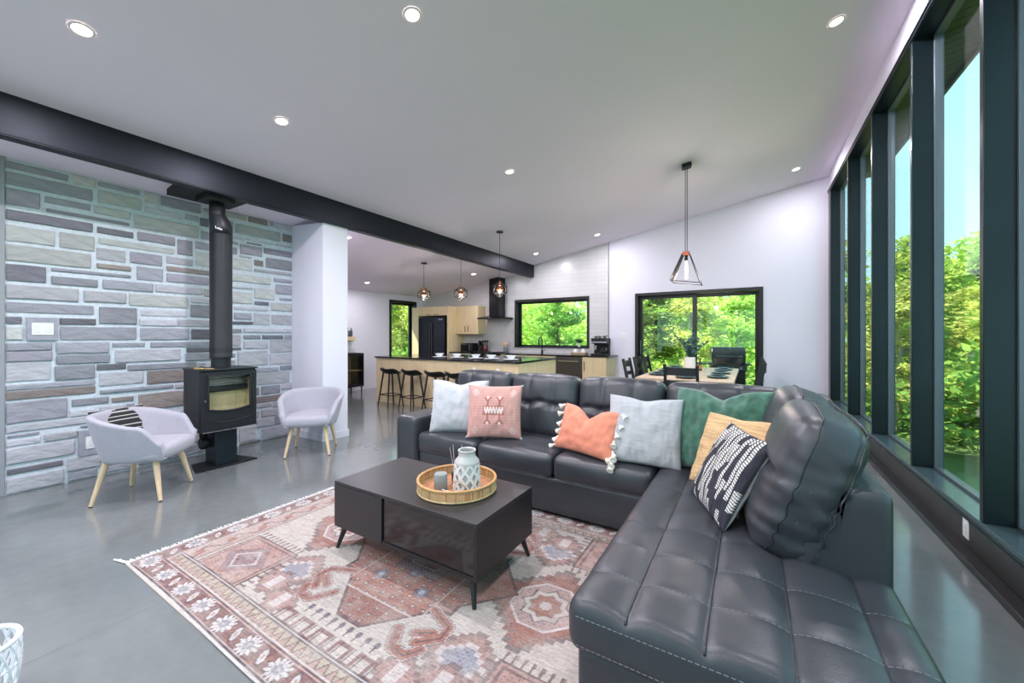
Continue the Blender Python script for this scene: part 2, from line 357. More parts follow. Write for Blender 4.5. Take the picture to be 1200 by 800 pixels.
# what the chair, the stove and its pipe hide is filled with stones of the same kind
G = 0.01; ny, nzz = int((STW1 - STW0) / G), int(2.84 / G); occ = np.zeros((ny, nzz), bool)
def mark(y0, y1, z0, z1): occ[max(0, int((y0 - STW0) / G)):max(0, int(math.ceil((y1 - STW0) / G))), max(0, int(z0 / G)):max(0, int(math.ceil(z1 / G)))] = True
for (y0, z1, y1, z0, k) in rects: mark(y0 - .012, y1 + .012, z0 - .012, z1 + .012)
for (pa, pb) in (SWITCH, OUTL): mark(pa[0] - .01, pb[0] + .01, pb[1] - .01, pa[1] + .01)
for j in range(1, nzz - 3):
    for i in range(1, ny - 3):
        if occ[i, j]: continue
        W, Hh = random.randint(18, 45), random.randint(5, 14); a = i
        while a < ny - 1 and a - i < W and not occ[a, j]: a += 1
        h = j
        while h < nzz - 1 and h - j < Hh and not occ[i:a, h].any(): h += 1
        if a - i >= 5 and h - j >= 3:
            rects.append((STW0 + i * G + .004, h * G - .004, STW0 + a * G - .012, j * G + .004, random.choice('mgbpg'))); occ[i:a, j:h] = True
STC = {'d': (112, 111, 118), 'm': (150, 150, 158), 'g': (182, 181, 187), 'b': (181, 182, 180), 'p': (154, 151, 160), 'r': (142, 131, 127)}
M_st = {k: [mat('stone %s %d' % (k, i), tuple(int(v * f) for v in c), 0.85, var=(9, 0.12, (1, 1, 2.2)), bump=(22, 0.7, 0.012, (1, 1, 2)))
            for i, f in enumerate((0.93, 1.0, 1.07))] for k, c in STC.items()}
for (y0, z1, y1, z0, k) in rects:
    cy, cz, hw, hh = (y0 + y1) / 2, (z0 + z1) / 2, (y1 - y0) / 2 - 0.001, (z1 - z0) / 2 - 0.001
    mb = MB(); pr = 0.006 + random.random() * 0.012; nn = max(2, min(6, int(hw / 0.05)))
    top = [(-hw + 2 * hw * i / nn, hh * (1 - 0.07 * random.random())) for i in range(nn + 1)]
    bot = [(hw - 2 * hw * i / nn, -hh * (1 - 0.07 * random.random())) for i in range(nn + 1)]
    ring = [(-hw, hh * 0.7 - hh * .1 * random.random())] + [(x * 0.985, z) for x, z in top] + [(hw, hh * 0.6), (hw, -hh * 0.6)] + [(x * 0.985, z) for x, z in bot] + [(-hw, -hh * .7)]
    n = len(ring)
    v = [(-0.012, a, b) for a, b in ring] + [(pr * 0.55, a, b) for a, b in ring] + [(pr * (0.9 + .25 * random.random()), a * (1 - min(.4, .008 / hw)), b * (1 - min(.45, .008 / hh))) for a, b in ring] + [(pr, 0, 0)]
    f = []
    for r0 in (0, n):
        f += [(r0 + i, r0 + (i + 1) % n, r0 + n + (i + 1) % n, r0 + n + i) for i in range(n)]
    f += [(2 * n + i, 2 * n + (i + 1) % n, 3 * n) for i in range(n)]
    mb.add(v, f); mb.build('stone', random.choice(M_st[k]), wall_left, loc=(XS - 0.012, cy, cz))

# ------------------------------------------------------------------ window wall on the right
MULL = [-3.9, -2.7, -1.5, -0.29, 0.92, 2.13, 3.341, 4.51, 5.76, 7.02, 8.40]
SILL, HEAD, XG = 0.27, 3.80, 1.285
wr = MB(); wr.box(XW, XW + 0.17, -4.25, YF + 0.02, 0.0, SILL - 0.03)
M_knee = mat('dark brown grey knee wall', (66, 62, 62), 0.42, metal=0.2, var=(5, 0.12))
knee = wr.build('wall_right_knee', M_knee, kind='structure')
MB().hexa([(XW, -4.25, HEAD + .04), (XW + .2, -4.25, HEAD + .04), (XW + .2, YF + .2, HEAD + .04), (XW, YF + .2, HEAD + .04)],
          [(XW, -4.25, ceil_r(XW) + .0), (XW + .2, -4.25, ceil_r(XW + .2)), (XW + .2, YF + .2, ceil_r(XW + .2)), (XW, YF + .2, ceil_r(XW))]).build('wall_right', M_white, kind='structure')
MB().box(1.074, XW, -4.0, YF, 0.0, 0.042).build('baseboard_right', mat('black base ledge', (40, 38, 40), 0.36, metal=0.2, var=(6, .15)), bevel=0.004, kind='structure')
tn = MB(); tn.box(XW - 0.012, XW, -4.0, YF, SILL - 0.045, SILL - 0.03); tn.box(XW - 0.006, XW, -4.0, YF, SILL - 0.068, SILL - 0.056)
tn.build('trim_2', M_frame, kind='structure')
ht = MB(); ht.box(XW - 0.012, XW, -4.0, YF, HEAD + .005, HEAD + .045); ht.box(XW - 0.02, XW - .012, -4.0, YF, HEAD + .03, HEAD + .045)
ht.build('trim_3', M_frame, kind='structure')
M_sillm = mat('satin sill with painted sky sheen', (74, 90, 94), 0.22, metal=0.3)  # lighter than the frame: the sky's sheen on the sill is in the colour
for i in range(len(MULL) - 1):
    a, b = MULL[i], MULL[i + 1]
    wn = thing('window_%d' % (i + 1), kind='structure')
    MB().box(XW - 0.004, XG + 0.05, a, a + 0.045, SILL, HEAD).build('mullion', M_frame, wn, bevel=0.003)
    if i == len(MULL) - 2: MB().box(XW - 0.004, XG + 0.05, b, YF + 0.02, SILL, HEAD).build('mullion', M_frame, wn, bevel=0.003)
    MB().box(XW - 0.012, XG + 0.05, a, b, SILL - 0.03, SILL).build('window_sill', M_sillm, wn, bevel=0.003)
    MB().box(XW - 0.004, XG + 0.05, a, b, HEAD, HEAD + 0.04).build('window_head', M_frame, wn)
    c0, c1 = a + 0.045, b; fr = MB()
    fr.box(XG - .012, XG + .04, c0, c0 + .02, SILL, HEAD); fr.box(XG - .012, XG + .04, c1 - .02, c1, SILL, HEAD)
    fr.box(XG - .012, XG + .04, c0 + .02, c1 - .02, SILL, SILL + .02); fr.box(XG - .012, XG + .04, c0 + .02, c1 - .02, HEAD - .02, HEAD)
    fr.build('window_frame', M_frame_l, wn, bevel=0.002)
    MB().box(XG + .012, XG + .018, c0 + .02, c1 - .02, SILL + .02, HEAD - .02).build('pane', M_pane, wn)

def win_y(name, op, y, sashes, mfr, depth=0.16, casing=0.07, door=False):
    """dark-framed unit set in a wall in the XZ plane; its casing stands proud of the wall"""
    x0, x1, z0, z1 = op; wn = thing(name, kind='structure'); e = 0.004; sh = 0.004
    cs = MB(); cs.box(x0 - .03, x0 + casing * .45, y - .022, y + .04, z0, z1 + .03); cs.box(x1 - casing * .45, x1 + .03, y - .022, y + .04, z0, z1 + .03); cs.box(x0 + casing * .45, x1 - casing * .45, y - .022, y + .04, z1 - casing * .45, z1 + .03)
    if not door: cs.box(x0 + casing * .45, x1 - casing * .45, y - .03, y + .04, z0 - .0, z0 + casing * .45)
    cs.build('casing', mfr, wn, bevel=0.004)
    rv = MB(); rv.box(x0 + e, x0 + .022, y + .04, y + depth, z0, z1 - e); rv.box(x1 - .022, x1 - e, y + .04, y + depth, z0, z1 - e); rv.box(x0 + .022, x1 - .022, y + .04, y + depth, z1 - .022, z1 - e)
    if not door: rv.box(x0 + .022, x1 - .022, y + .04, y + depth, z0 + e, z0 + .022)
    rv.build('reveal', M_frame, wn)
    for k, (a, b, dy) in enumerate(sashes):
        yy = y + depth + dy; t = 0.055 if not door else 0.075; s = MB(); zb = z0 + .01
        s.box(a, a + t, yy - .02, yy + .025, zb, z1 - .02); s.box(b - t, b, yy - .02, yy + .025, zb, z1 - .02); s.box(a + t, b - t, yy - .02, yy + .025, z1 - .02 - t, z1 - .02); s.box(a + t, b - t, yy - .02, yy + .025, zb, zb + t)
        so = s.build('sash', mfr, wn, bevel=0.003)
        MB().box(a + t - .01, b - t + .01, yy, yy + .006, zb + t - .01, z1 - .01 - t).build('pane', M_pane, so)
    return wn
win_y('window_11', KW, YF, [(KW[0] + .02, KW[1] - .02, 0)], M_trimblack)
dr = win_y('door_1', DW, YF, [(DW[0] + .02, -0.93, 0), (-1.02, DW[1] - .02, 0.05)], M_trimblack, door=True)
MB().box(DW[0] + .05, DW[0] + .075, YF + .09, YF + .13, 0.95, 1.25).build('handle', M_frame_l, dr, bevel=.004)
win_y('window_12', BW, -4.25, [(BW[0] + .02 + i * 1.165, BW[0] + .02 + (i + 1) * 1.165, 0) for i in range(4)], M_trimblack, depth=0.1)
# tall window in the kitchen's left wall
y0, y1, z0, z1 = LW; wn = thing('window_13', kind='structure'); cs = MB()
cs.box(XK - .04, XK + .022, y0 - .03, y0 + .035, z0, z1 + .03); cs.box(XK - .04, XK + .022, y1 - .035, y1 + .03, z0, z1 + .03); cs.box(XK - .04, XK + .022, y0 + .035, y1 - .035, z1 - .035, z1 + .03); cs.box(XK - .04, XK + .03, y0 + .035, y1 - .035, z0, z0 + .035)
cs.build('casing', M_trimblack, wn, bevel=.004)
rv = MB(); rv.box(XK - .2, XK - .04, y0 + .004, y0 + .022, z0, z1); rv.box(XK - .2, XK - .04, y1 - .022, y1 - .004, z0, z1); rv.box(XK - .2, XK - .04, y0 + .022, y1 - .022, z1 - .022, z1 - .004); rv.box(XK - .2, XK - .04, y0 + .022, y1 - .022, z0 + .004, z0 + .022)
rv.build('reveal', M_frame, wn)
s = MB(); t = .06; a, b, x = y0 + .02, y1 - .02, XK - .2
s.box(x - .02, x + .025, a, a + t, z0 + .02, z1 - .02); s.box(x - .02, x + .025, b - t, b, z0 + .02, z1 - .02); s.box(x - .02, x + .025, a + t, b - t, z1 - .02 - t, z1 - .02); s.box(x - .02, x + .025, a + t, b - t, z0 + .02, z0 + .02 + t)
so = s.build('sash', M_trimblack, wn, bevel=.003); MB().box(x, x + .006, a + t - .01, b - t + .01, z0 + t + .01, z1 - t - .01).build('pane', M_pane, so)

# steel beam along the ridge break
bm_ = thing('steel_beam', 'long black steel beam running under the sloped ceiling from the stone wall to the kitchen', 'beam', (BX1, 0, 2.80))
L_ = YF - 0.005
be = MB(); be.box(-.118, -.006, -3.98, L_, .0, .012); be.build('flange', M_steel, bm_, bevel=.002)
be = MB(); be.box(-.118, 0.0, -3.98, L_, .012, .40); be.build('web_plate', M_steel, bm_)

# eave outside the tall windows: soffit boards and fascia
eave = thing('roof_eave', kind='structure'); EX0, EX1 = XW + .21, 1.93
M_soff = mat('dark stained soffit board', (32, 42, 34), 0.6, var=(4, .25))
bmsh = MB().hexa([(EX0, 0, ceil_r(EX0) - .015), (EX1, 0, ceil_r(EX1) - .015), (EX1, .112, ceil_r(EX1) - .015), (EX0, .112, ceil_r(EX0) - .015)],
                 [(EX0, 0, ceil_r(EX0) + .01), (EX1, 0, ceil_r(EX1) + .01), (EX1, .112, ceil_r(EX1) + .01), (EX0, .112, ceil_r(EX0) + .01)]).mesh('board', M_soff)
for i in range(106): inst('board', bmsh, eave, (0, -4.2 + i * .125, 0))
MB().box(EX1, EX1 + .03, -4.25, YF + .9, ceil_r(EX1) - .05, ceil_r(EX1) + .25).build('fascia', M_frame, eave)
MB().hexa([(EX0, -4.25, ceil_r(EX0) + .012), (EX1, -4.25, ceil_r(EX1) + .012), (EX1, YF + .9, ceil_r(EX1) + .012), (EX0, YF + .9, ceil_r(EX0) + .012)],
          [(EX0, -4.25, ceil_r(EX0) + .2), (EX1, -4.25, ceil_r(EX1) + .2), (EX1, YF + .9, ceil_r(EX1) + .2), (EX0, YF + .9, ceil_r(EX0) + .2)]).build('roof_deck', M_black, eave)

# ------------------------------------------------------------------ switches and outlets
M_plate = mat('white plastic plate', (238, 238, 236), 0.35); M_pg = mat('grey mounting stone', (158, 158, 168), 0.8, var=(20, .1), bump=(40, .4, .01))
M_shade = mat('grey print', (150, 150, 155), 0.6)
def plate_x(name, x, y, z, wy, hz, label, cat, sgn, block=None, toggles=2):
    r = thing(name, label, cat, (x, y, z))
    if block: MB().box(-.014 * sgn, .012 * sgn, -block[0] / 2, block[0] / 2, -block[1] / 2, block[1] / 2).build('mounting_block', M_pg, r, bevel=.003)
    o = .012 * sgn if block else 0
    MB().box(o, o + .006 * sgn, -wy / 2, wy / 2, -hz / 2, hz / 2).build('cover_plate', M_plate, r, bevel=.0015)
    for k in range(toggles):
        c = (k - (toggles - 1) / 2) * wy / max(toggles, 1)
        MB().box(o + .006 * sgn, o + .009 * sgn, c - .017, c + .017, -.033, .033).build('rocker', mat('white rocker', (226, 226, 228), .3), r, bevel=.001)
    return r
(sa, sb) = SWITCH; plate_x('light_switch', XS - .002, (sa[0] + sb[0]) / 2, (sa[1] + sb[1]) / 2, .125, .105, 'white double light switch on a grey block set in the stone wall', 'light switch', 1, block=(sb[0] - sa[0], sa[1] - sb[1]))
(sa, sb) = OUTL; plate_x('wall_outlet', XS - .002, (sa[0] + sb[0]) / 2, (sa[1] + sb[1]) / 2, .075, .115, 'white outlet low on the stone wall behind the left armchair', 'outlet', 1, block=(sb[0] - sa[0], sa[1] - sb[1]), toggles=1)
plate_x('wall_outlet', XW - .0005, 3.555, .150, .075, .115, 'white outlet on the dark knee wall under the tall windows', 'outlet', -1, toggles=1)
r = thing('light_switch', 'white triple light switch on the white wall left of the patio door', 'light switch', (-2.39, YF, 1.36))
MB().box(-.085, .085, -.006, 0, -.06, .06).build('cover_plate', M_plate, r, bevel=.0015)
for k in (-1, 0, 1): MB().box(k * .05 - .017, k * .05 + .017, -.009, -.006, -.033, .033).build('rocker', mat('white rocker', (226, 226, 228), .3), r, bevel=.001)

# ------------------------------------------------------------------ recessed ceiling lights, and unseen ones added as fill
M_ring = mat('white light trim', (236, 232, 230), .4); M_lens = mat('lit lens', (255, 250, 244), .5, emit=((255, 232, 218), 9.0))
RING = MB().lathe([(.046, -.001), (.047, -.006), (.058, -.007), (.063, -.001)], 24, cap0=False, cap1=False).mesh('trim_ring', M_ring, True)
LENS = MB().lathe([(.0465, -.0045), (.0465, -.001)], 24).mesh('lens', M_lens)
def downlight(x, y, left, label, group=None, k=1.0):
    cf = ceil_l if left else ceil_r; sl = .124 if left else .174
    t = thing('recessed_light', label, 'ceiling light', (x, y, cf(x) - .001), group=group); t.rotation_euler = (0, -math.atan(sl), 0)
    inst('trim_ring', RING, t); inst('lens', LENS, t)
    l = bpy.data.lights.new('lamp', 'AREA'); l.shape = 'DISK'; l.size = .085; l.energy = LAMP_W * (0.8 if left else 1) * k; l.color = (.95, .90, 1.0)
    lo = bpy.data.objects.new('lamp', l); COL.objects.link(lo); lo.parent = t; lo.location = (0, 0, -.009)
DL = [(-3.6, .69, 0, 'recessed ceiling light nearest the camera above the beam, top left'), (-1.99, 1.94, 0, 'recessed ceiling light at the top edge, middle of the ceiling'),
      (.62, 4.26, 0, 'recessed ceiling light at upper right beside the tall windows'), (-3.6, 1.92, 0, 'recessed ceiling light just right of the beam, across from the stove pipe'),
      (-2.63, 4.25, 0, 'recessed ceiling light in the middle of the ceiling above the sofa'), (.62, 7.7, 0, 'recessed ceiling light near the far corner by the windows, right of the pendant'),
      (-2.7, 7.8, 0, 'recessed ceiling light close to the top corner of the tiled wall'), (-4.1, 7.75, 0, 'recessed ceiling light by the kitchen end of the beam'),
      (-5.3, 3.82, 1, 'recessed ceiling light peeking out beside the white pier'), (-7.58, 5.98, 1, 'recessed ceiling light in the kitchen before the tall narrow window'),
      (-5.64, 7.48, 1, 'recessed ceiling light in the kitchen left of the range hood')]
for x, y, lf, lb in DL: downlight(x, y, lf, lb, k=.55 if y > 7 or x < -7 else 1.25 if -3 < x < 1 else 1.0)
for x, y, wh in ((-3.6, -1.2, 'left of the viewpoint by the beam'), (-1.99, -0.6, 'straight above and behind the viewpoint'), (.2, 1.2, 'above the near end of the chaise'), (.2, -1.6, 'behind the viewpoint by the tall windows'), (-1.99, -2.8, 'by the middle of the back wall'), (-3.6, -3.0, 'in the back left part of the room')):
    downlight(x, y, 0, 'recessed ceiling light ' + wh, 'recessed lights outside the picture')  # lamps out of view, added to brighten the room
# ------------------------------------------------------------------ rug
RX0, RY0, RL, RW = -3.15, 0.78, 3.05, 1.93
def paint_rug():
    NA, NB = 612, 388
    a = np.linspace(0, RL, NA)[:, None] * np.ones((1, NB)); b = np.linspace(0, RW, NB)[None, :] * np.ones((NA, 1))
    C = lambda *c: np.array(lin(c), np.float32)
    cream, rust, red, dark, blue, pale, olive, pink, brown = C(188, 176, 165), C(162, 106, 90), C(130, 90, 86), C(82, 68, 74), C(124, 128, 146), C(194, 187, 184), C(168, 156, 132), C(170, 130, 119), C(124, 94, 90)
    col = np.empty((NA, NB, 3), np.float32); col[:] = cream
    u = np.abs(a - RL / 2); v = np.abs(b - RW / 2); ea = np.minimum(a, RL - a); eb = np.minimum(b, RW - b)
    def put(mask, c, k=1.0): col[mask] = col[mask] * (1 - k) + c * k
    def lattice(x, y, p): return ((x % p) < p * .5) ^ ((y % p) < p * .5)
    # field streaks
    st = rng.random((1, NB)) * .10 + rng.random((NA // 12 + 1, NB)).repeat(12, 0)[:NA] * .12
    col *= (1.03 - st)[..., None]
    # stepped diagonal motifs springing from the corner squares
    for (ca, cb, sz) in ((.60, .48, .17), (.60, .60, .10), (.42, .66, .10)):
        du, dv = np.floor(np.abs(u - ca) / .03) * .03, np.floor(np.abs(v - cb) / .025) * .025
        put((du + dv < sz), brown, .75); put((du + dv < sz - .03), pink, .8); put((du + dv < sz - .07), pale, .7); put((du + dv < sz - .1), blue, .7)
    # key meander along the long sides
    m = (v > .66) & (v < .745) & (u < .36); ph = (a % .14)
    put(m & ((ph < .018) | ((ph > .06) & (ph < .078)) | ((v > .727) & (ph < .07)) | ((v < .678) & (ph > .06))), red, .85)
    put(m & ((np.abs(ph - .03) < .006) | (np.abs(ph - .09) < .006)), dark, .6)
    # corner squares with comb edges
    sq = (u > .735) & (u < 1.205) & (v > .385) & (v < .765)
    su, sv = (u - .97) / .235, (v - .575) / .19; q = np.maximum(np.abs(su), np.abs(sv))
    put(sq, pink, .95); put(sq & (q > .95), dark, .8); put(sq & (q > .82) & (q < .87), dark, .6); put(sq & (q < .82) & (np.abs(np.sin(su * 9) * np.sin(sv * 9)) > .75), brown, .6)
    dd = np.abs(su) + np.abs(sv); put(sq & (dd < .8), red, .5); put(sq & (dd < .72) & lattice(a, b, .05), blue, .6); put(sq & (np.abs(dd - .45) < .04), pale, .7)
    for edge in (((u > .685) & (u < .735) & (v > .385) & (v < .765), b % .042), ((v > .335) & (v < .385) & (u > .735) & (u < 1.205), a % .042)):
        mk, ph = edge; put(mk & (ph < .01), dark, .8)
        put(mk & (np.abs(ph - .005) < .012) & (((u < .708) & (u > .685)) | ((v < .358) & (v > .335))), brown, .8)
    # side diamonds on the centre line
    du, dv = u - .755, v; st8 = np.floor(np.abs(du) / .035) * .035 + np.floor(dv / .03) * .03 * 1.0
    put(st8 < .31, dark, .7); put(st8 < .285, rust, .9); put((st8 < .285) & (st8 > .24) & lattice(a, b, .03), brown, .7)
    octo = np.maximum(np.maximum(np.abs(du), dv), (np.abs(du) + dv) * .72)
    put(octo < .172, pale); put(octo < .16, pink, .8); star = np.minimum(np.maximum(np.abs(du), dv), (np.abs(du) + dv) * .70)
    put((octo < .15) & (np.sin(a * 90) * np.sin(b * 90) > .5), blue, .5); put(star < .095, dark, .8); put(star < .088, cream); put(star < .065, dark, .7); put(star < .06, rust); put(star < .025, cream)
    # central medallion with hooked arms
    med = ((u < .40) & (v < .30)) | ((u + v * .9 < .60) & (v < .575)) | ((u < .46) & (v < .12))
    put(med, rust, .95)
    edge = np.zeros_like(med); edge[1:-1, 1:-1] = med[1:-1, 1:-1] & ~(np.roll(med, 4, 0)[1:-1, 1:-1] & np.roll(med, -4, 0)[1:-1, 1:-1] & np.roll(med, 4, 1)[1:-1, 1:-1] & np.roll(med, -4, 1)[1:-1, 1:-1])
    put(edge, dark, .75)
    rows = med & (v > .12) & ~edge; ph = np.sqrt(((a % .07) - .035) ** 2 + ((b % .05) - .025) ** 2)
    put(rows & (ph < .013), dark, .7); put(rows & (ph < .008), cream, .8)
    low = med & (v > .40) & ~edge; put(low & lattice(a, b, .022), red, .7)
    put(med & (np.abs(v - .40) < .006), pale, .7); put(med & (np.abs(u - .28) < .004) & (v < .4), pale, .6)
    for (ca, cb) in ((.155, .24), (.0, .13)):
        rr = np.sqrt((u - ca) ** 2 + (v - cb) ** 2); th = np.arctan2(v - cb, u - ca); pr = .042 * (1 + .2 * np.cos(8 * th))
        put(rr < pr, dark, .7); put(rr < pr * .85, blue); put(rr < pr * .4, pale, .8)
    inner = (u < .16) & (v < .14); put(inner, dark, .6); put((u < .15) & (v < .13) & lattice(a, b, .026), blue, .7); put((u < .1) & (v < .07), olive); put((u < .09) & (v < .06), red)
    # arms: angular hooks at the medallion's corners
    def seg(p, q, wd):
        px, py = p; dx, dy = q[0] - px, q[1] - py; t = np.clip(((u - px) * dx + (v - py) * dy) / (dx * dx + dy * dy), 0, 1)
        return np.hypot(u - px - t * dx, v - py - t * dy) < wd
    hk = [((.30, .30), (.44, .36)), ((.44, .36), (.45, .43)), ((.45, .43), (.37, .50)), ((.33, .46), (.40, .42)), ((.24, .48), (.30, .57)), ((.30, .57), (.38, .58)), ((.38, .58), (.42, .52))]
    for p, q_ in hk: put(seg(p, q_, .031), dark, .8)
    for p, q_ in hk: put(seg(p, q_, .027), pale, .8)
    for p, q_ in hk: put(seg(p, q_, .023), rust)
    for p, q_ in hk: put(seg(p, q_, .006), dark, .6)
    # small flowers below the medallion
    fl_ = (v > .585) & (v < .645) & (u < .27); ph = a % .06
    put(fl_ & (np.hypot(ph - .03, v - .60) < .017), dark, .7); put(fl_ & (np.hypot(ph - .03, v - .60) < .010), blue, .8); put(fl_ & (np.abs(ph - .03) < .004), dark, .7)
    # ends: wavy vine band
    vine = (ea > .15) & (ea < .30); wv = .225 + .035 * np.sin(b * 34)
    put(vine, pink, .55); put(vine & (np.abs(ea - wv) < .008), dark, .7); put(vine & (np.hypot((b % .185) - .092, ea - .225) < .03), rust, .9); put((np.abs(ea - .30) < .004) | (np.abs(ea - .285) < .003), dark, .8)
    # long sides: zigzag band
    zb = (eb > .145) & (eb < .205) & (ea > .15); z1 = np.abs((a % .056) - .028) / .028
    put(zb, pink, .8); put(zb & ((eb - .145) / .06 > z1), olive, .85); put(zb & (np.abs((eb - .145) / .06 - z1) < .12), dark, .75)
    put((np.abs(eb - .211) < .005) & (ea > .14), dark, .8); put((np.abs(eb - .219) < .004) & (ea > .14), pale); put((np.abs(eb - .227) < .003) & (ea > .14), dark, .7)
    # outer border with rosettes and leaves
    ed = np.minimum(ea, eb); bd = ed < .14
    put(bd, red); put(bd & (np.sin(a * 60) * np.sin(b * 57) > .55), rust, .6)
    longs = eb <= ea; s = np.where(longs, a, b) ; e = np.where(longs, eb, ea); off = np.where(longs, .0125, .035)
    sh = (s + off) % .2365 - .118; rr = np.hypot(sh * .8, e - .078); th = np.arctan2(e - .078, sh); pr = .046 * (1 + .16 * np.cos(12 * th))
    put(bd & (rr < pr * 1.12), dark, .8); put(bd & (rr < pr), pale); put(bd & (rr < pr) & (np.cos(12 * th) < -.6), dark, .55); put(bd & (rr < pr * .45), blue, .85); put(bd & (rr < pr * .2), olive)
    s2 = (s + off + .118) % .2365 - .118; lf = np.hypot(s2 * 1.0 + (e - .078) * .5, (e - .078) * .55) ; put(bd & (lf < .024), dark, .7); put(bd & (lf < .018), pale, .9); put(bd & (lf < .007), pink)
    put(bd & (np.abs(e - .016) < .004), dark, .85); put(bd & (np.abs(e - .026) < .003), pale, .7); put((np.abs(ed - .14) < .0045), dark, .85); put((np.abs(ed - .148) < .003), pale, .8)
    put(bd & (np.abs(e - .128) < .003), pale, .6); put(ed < .011, pale)
    # fine drawing inside the motifs: small dark hooks and flecks
    fk = (np.sin(a * 210 + 2 * np.sin(b * 37)) * np.sin(b * 190 + 2 * np.sin(a * 31)) > .72) & (ed > .23); lum = col.mean(-1)
    put(fk & (lum < .36), dark, .55); put(fk & (lum >= .36) & (np.sin(a * 9) * np.sin(b * 11) > .1), brown, .45)
    # wear: fading towards cream in patches, thin weave streaks
    wear = np.array([[mnoise.fractal(Vector((i * .35, j * .5, 3.1)), 1.0, 2.0, 4) for j in range(0, 50)] for i in range(0, 78)])
    wear = wear.repeat(8, 0)[:NA].repeat(8, 1)[:, :NB]
    k = np.clip(.15 + wear * .4, 0.02, .5)[..., None]; col[:] = col * (1 - k) + cream * .93 * k
    col *= (1 + (rng.random((NA, NB)) - .5) * .22 + (rng.random((NA // 9 + 1, NB)).repeat(9, 0)[:NA] - .5) * .22)[..., None]
    lum = col @ np.array([.25, .6, .15], np.float32); col[:] = lum[..., None] * .27 + col * .73
    V = np.empty((NA, NB, 3), np.float32); V[..., 0] = a; V[..., 1] = b; V[..., 2] = .007
    wob = np.array([.006 * math.sin(x * 3.1) for x in np.linspace(0, RL, NA)]); V[..., 1] += (wob[:, None] * (1 - np.linspace(0, 1, NB))[None, :])
    idx = np.arange(NA * NB).reshape(NA, NB)
    quads = np.stack([idx[:-1, :-1], idx[1:, :-1], idx[1:, 1:], idx[:-1, 1:]], -1).reshape(-1, 4)
    me = bpy.data.meshes.new('rug_pile'); me.vertices.add(NA * NB); me.vertices.foreach_set('co', V.ravel())
    me.loops.add(quads.size); me.loops.foreach_set('vertex_index', quads.ravel().astype(np.int32)); me.polygons.add(len(quads))
    me.polygons.foreach_set('loop_start', np.arange(0, quads.size, 4, dtype=np.int32)); me.update(calc_edges=True)
    at = me.color_attributes.new('Col', 'FLOAT_COLOR', 'POINT'); c4 = np.ones((NA * NB, 4), np.float32); c4[:, :3] = np.clip(col, 0, 1).reshape(-1, 3); at.data.foreach_set('color', c4.ravel())
    return me
M_rug = mat('woven rug', (200, 190, 180), .95, spec=.15, attr='Col', var=(180, .14, (.15, 1, 1)), bump=(260, .25, .004, (.3, 1, 1)))
rug = thing('area_rug', 'worn red and cream patterned rug with white fringe under the coffee table', 'rug', (RX0, RY0, 0))
rme = paint_rug(); rme.materials.append(M_rug); inst('pile', rme, rug)
MB().box(0, RL, .0, RW, .0006, .006).build('backing', mat('rug backing', (196, 184, 172), .95), rug)
fr = MB()
for i in range(420):
    y = RW * (i + .5) / 420; ln = .035 + .02 * random.random(); sw = (random.random() - .5) * .035
    for x0, dx in ((0, -1),) + (((RL, 1),) if i % 2 == 0 else ()):
        fr.add([(x0, y - .0022, .006), (x0, y + .0022, .006), (x0 + dx * ln * .5, y + sw * .6 + .002, .0045), (x0 + dx * ln * .5, y + sw * .6 - .002, .0045), (x0 + dx * ln, y + sw + .0012, .0015), (x0 + dx * ln, y + sw - .0012, .0015)], [(0, 1, 2, 3), (3, 2, 4, 5)])
for dx, y in ((-.10, -.012), (-.07, -.008), (-.12, -.02), (-.09, -.002)): fr.tube([(0.02, .02, .008), (dx * .5, y * .4, .008), (dx, y, .004)], .005, 6)
fo = fr.build('fringe', mat('white cotton fringe', (226, 224, 220), .9), rug, kind='stuff')

# ------------------------------------------------------------------ coffee table
M_tblk = mat('satin black laminate', (44, 42, 44), .38, var=(40, .06)); M_tbdk = mat('black laminate body', (30, 29, 32), .4)
M_gloss = mat('gloss black drawer front', (20, 20, 22), .08, coat=.4)
ct = thing('coffee_table', 'low rectangular black coffee table on slanted legs standing on the rug', 'coffee table', (-1.70, 1.818, .008))
hx, hy = .561, .283; zb, zt = .137, .422
MB().box(-hx, hx, -hy, hy, zt - .018, zt).build('tabletop', M_tblk, ct, bevel=.0015)
for sx in (-1, 1): MB().box(sx * hx - (.018 if sx > 0 else 0), sx * hx + (.018 if sx < 0 else 0), -hy, hy, zb, zt - .018).build('side_panel', M_tbdk, ct, bevel=.0012)
MB().box(-hx + .018, hx - .018, -hy + .002, hy, zb, zb + .018).build('bottom_panel', M_tbdk, ct)
MB().box(-hx + .018, hx - .018, hy - .016, hy - .002, zb + .018, zt - .018).build('back_panel', M_tbdk, ct)
MB().box(-.125, -.111, -hy + .02, hy - .016, zb + .018, zt - .018).build('divider', M_tbdk, ct)
MB().box(-hx + .001, -.122, -hy - .001, -hy + .017, zb + .001, zt - .02).build('drawer_front', M_tblk, ct, bevel=.001)
MB().box(-.106, hx - .02, -hy + .008, -hy + .022, zb + .02, zt - .021).build('drawer_front', M_gloss, ct)
for sx in (-1, 1):
    for sy in (-1, 1):
        MB().tube([(sx * (hx - .055), sy * (hy - .045), zb), (sx * (hx - .02), sy * (hy - .008), 0)], [.019, .0105], 14).build('leg', M_black, ct, smooth=True)

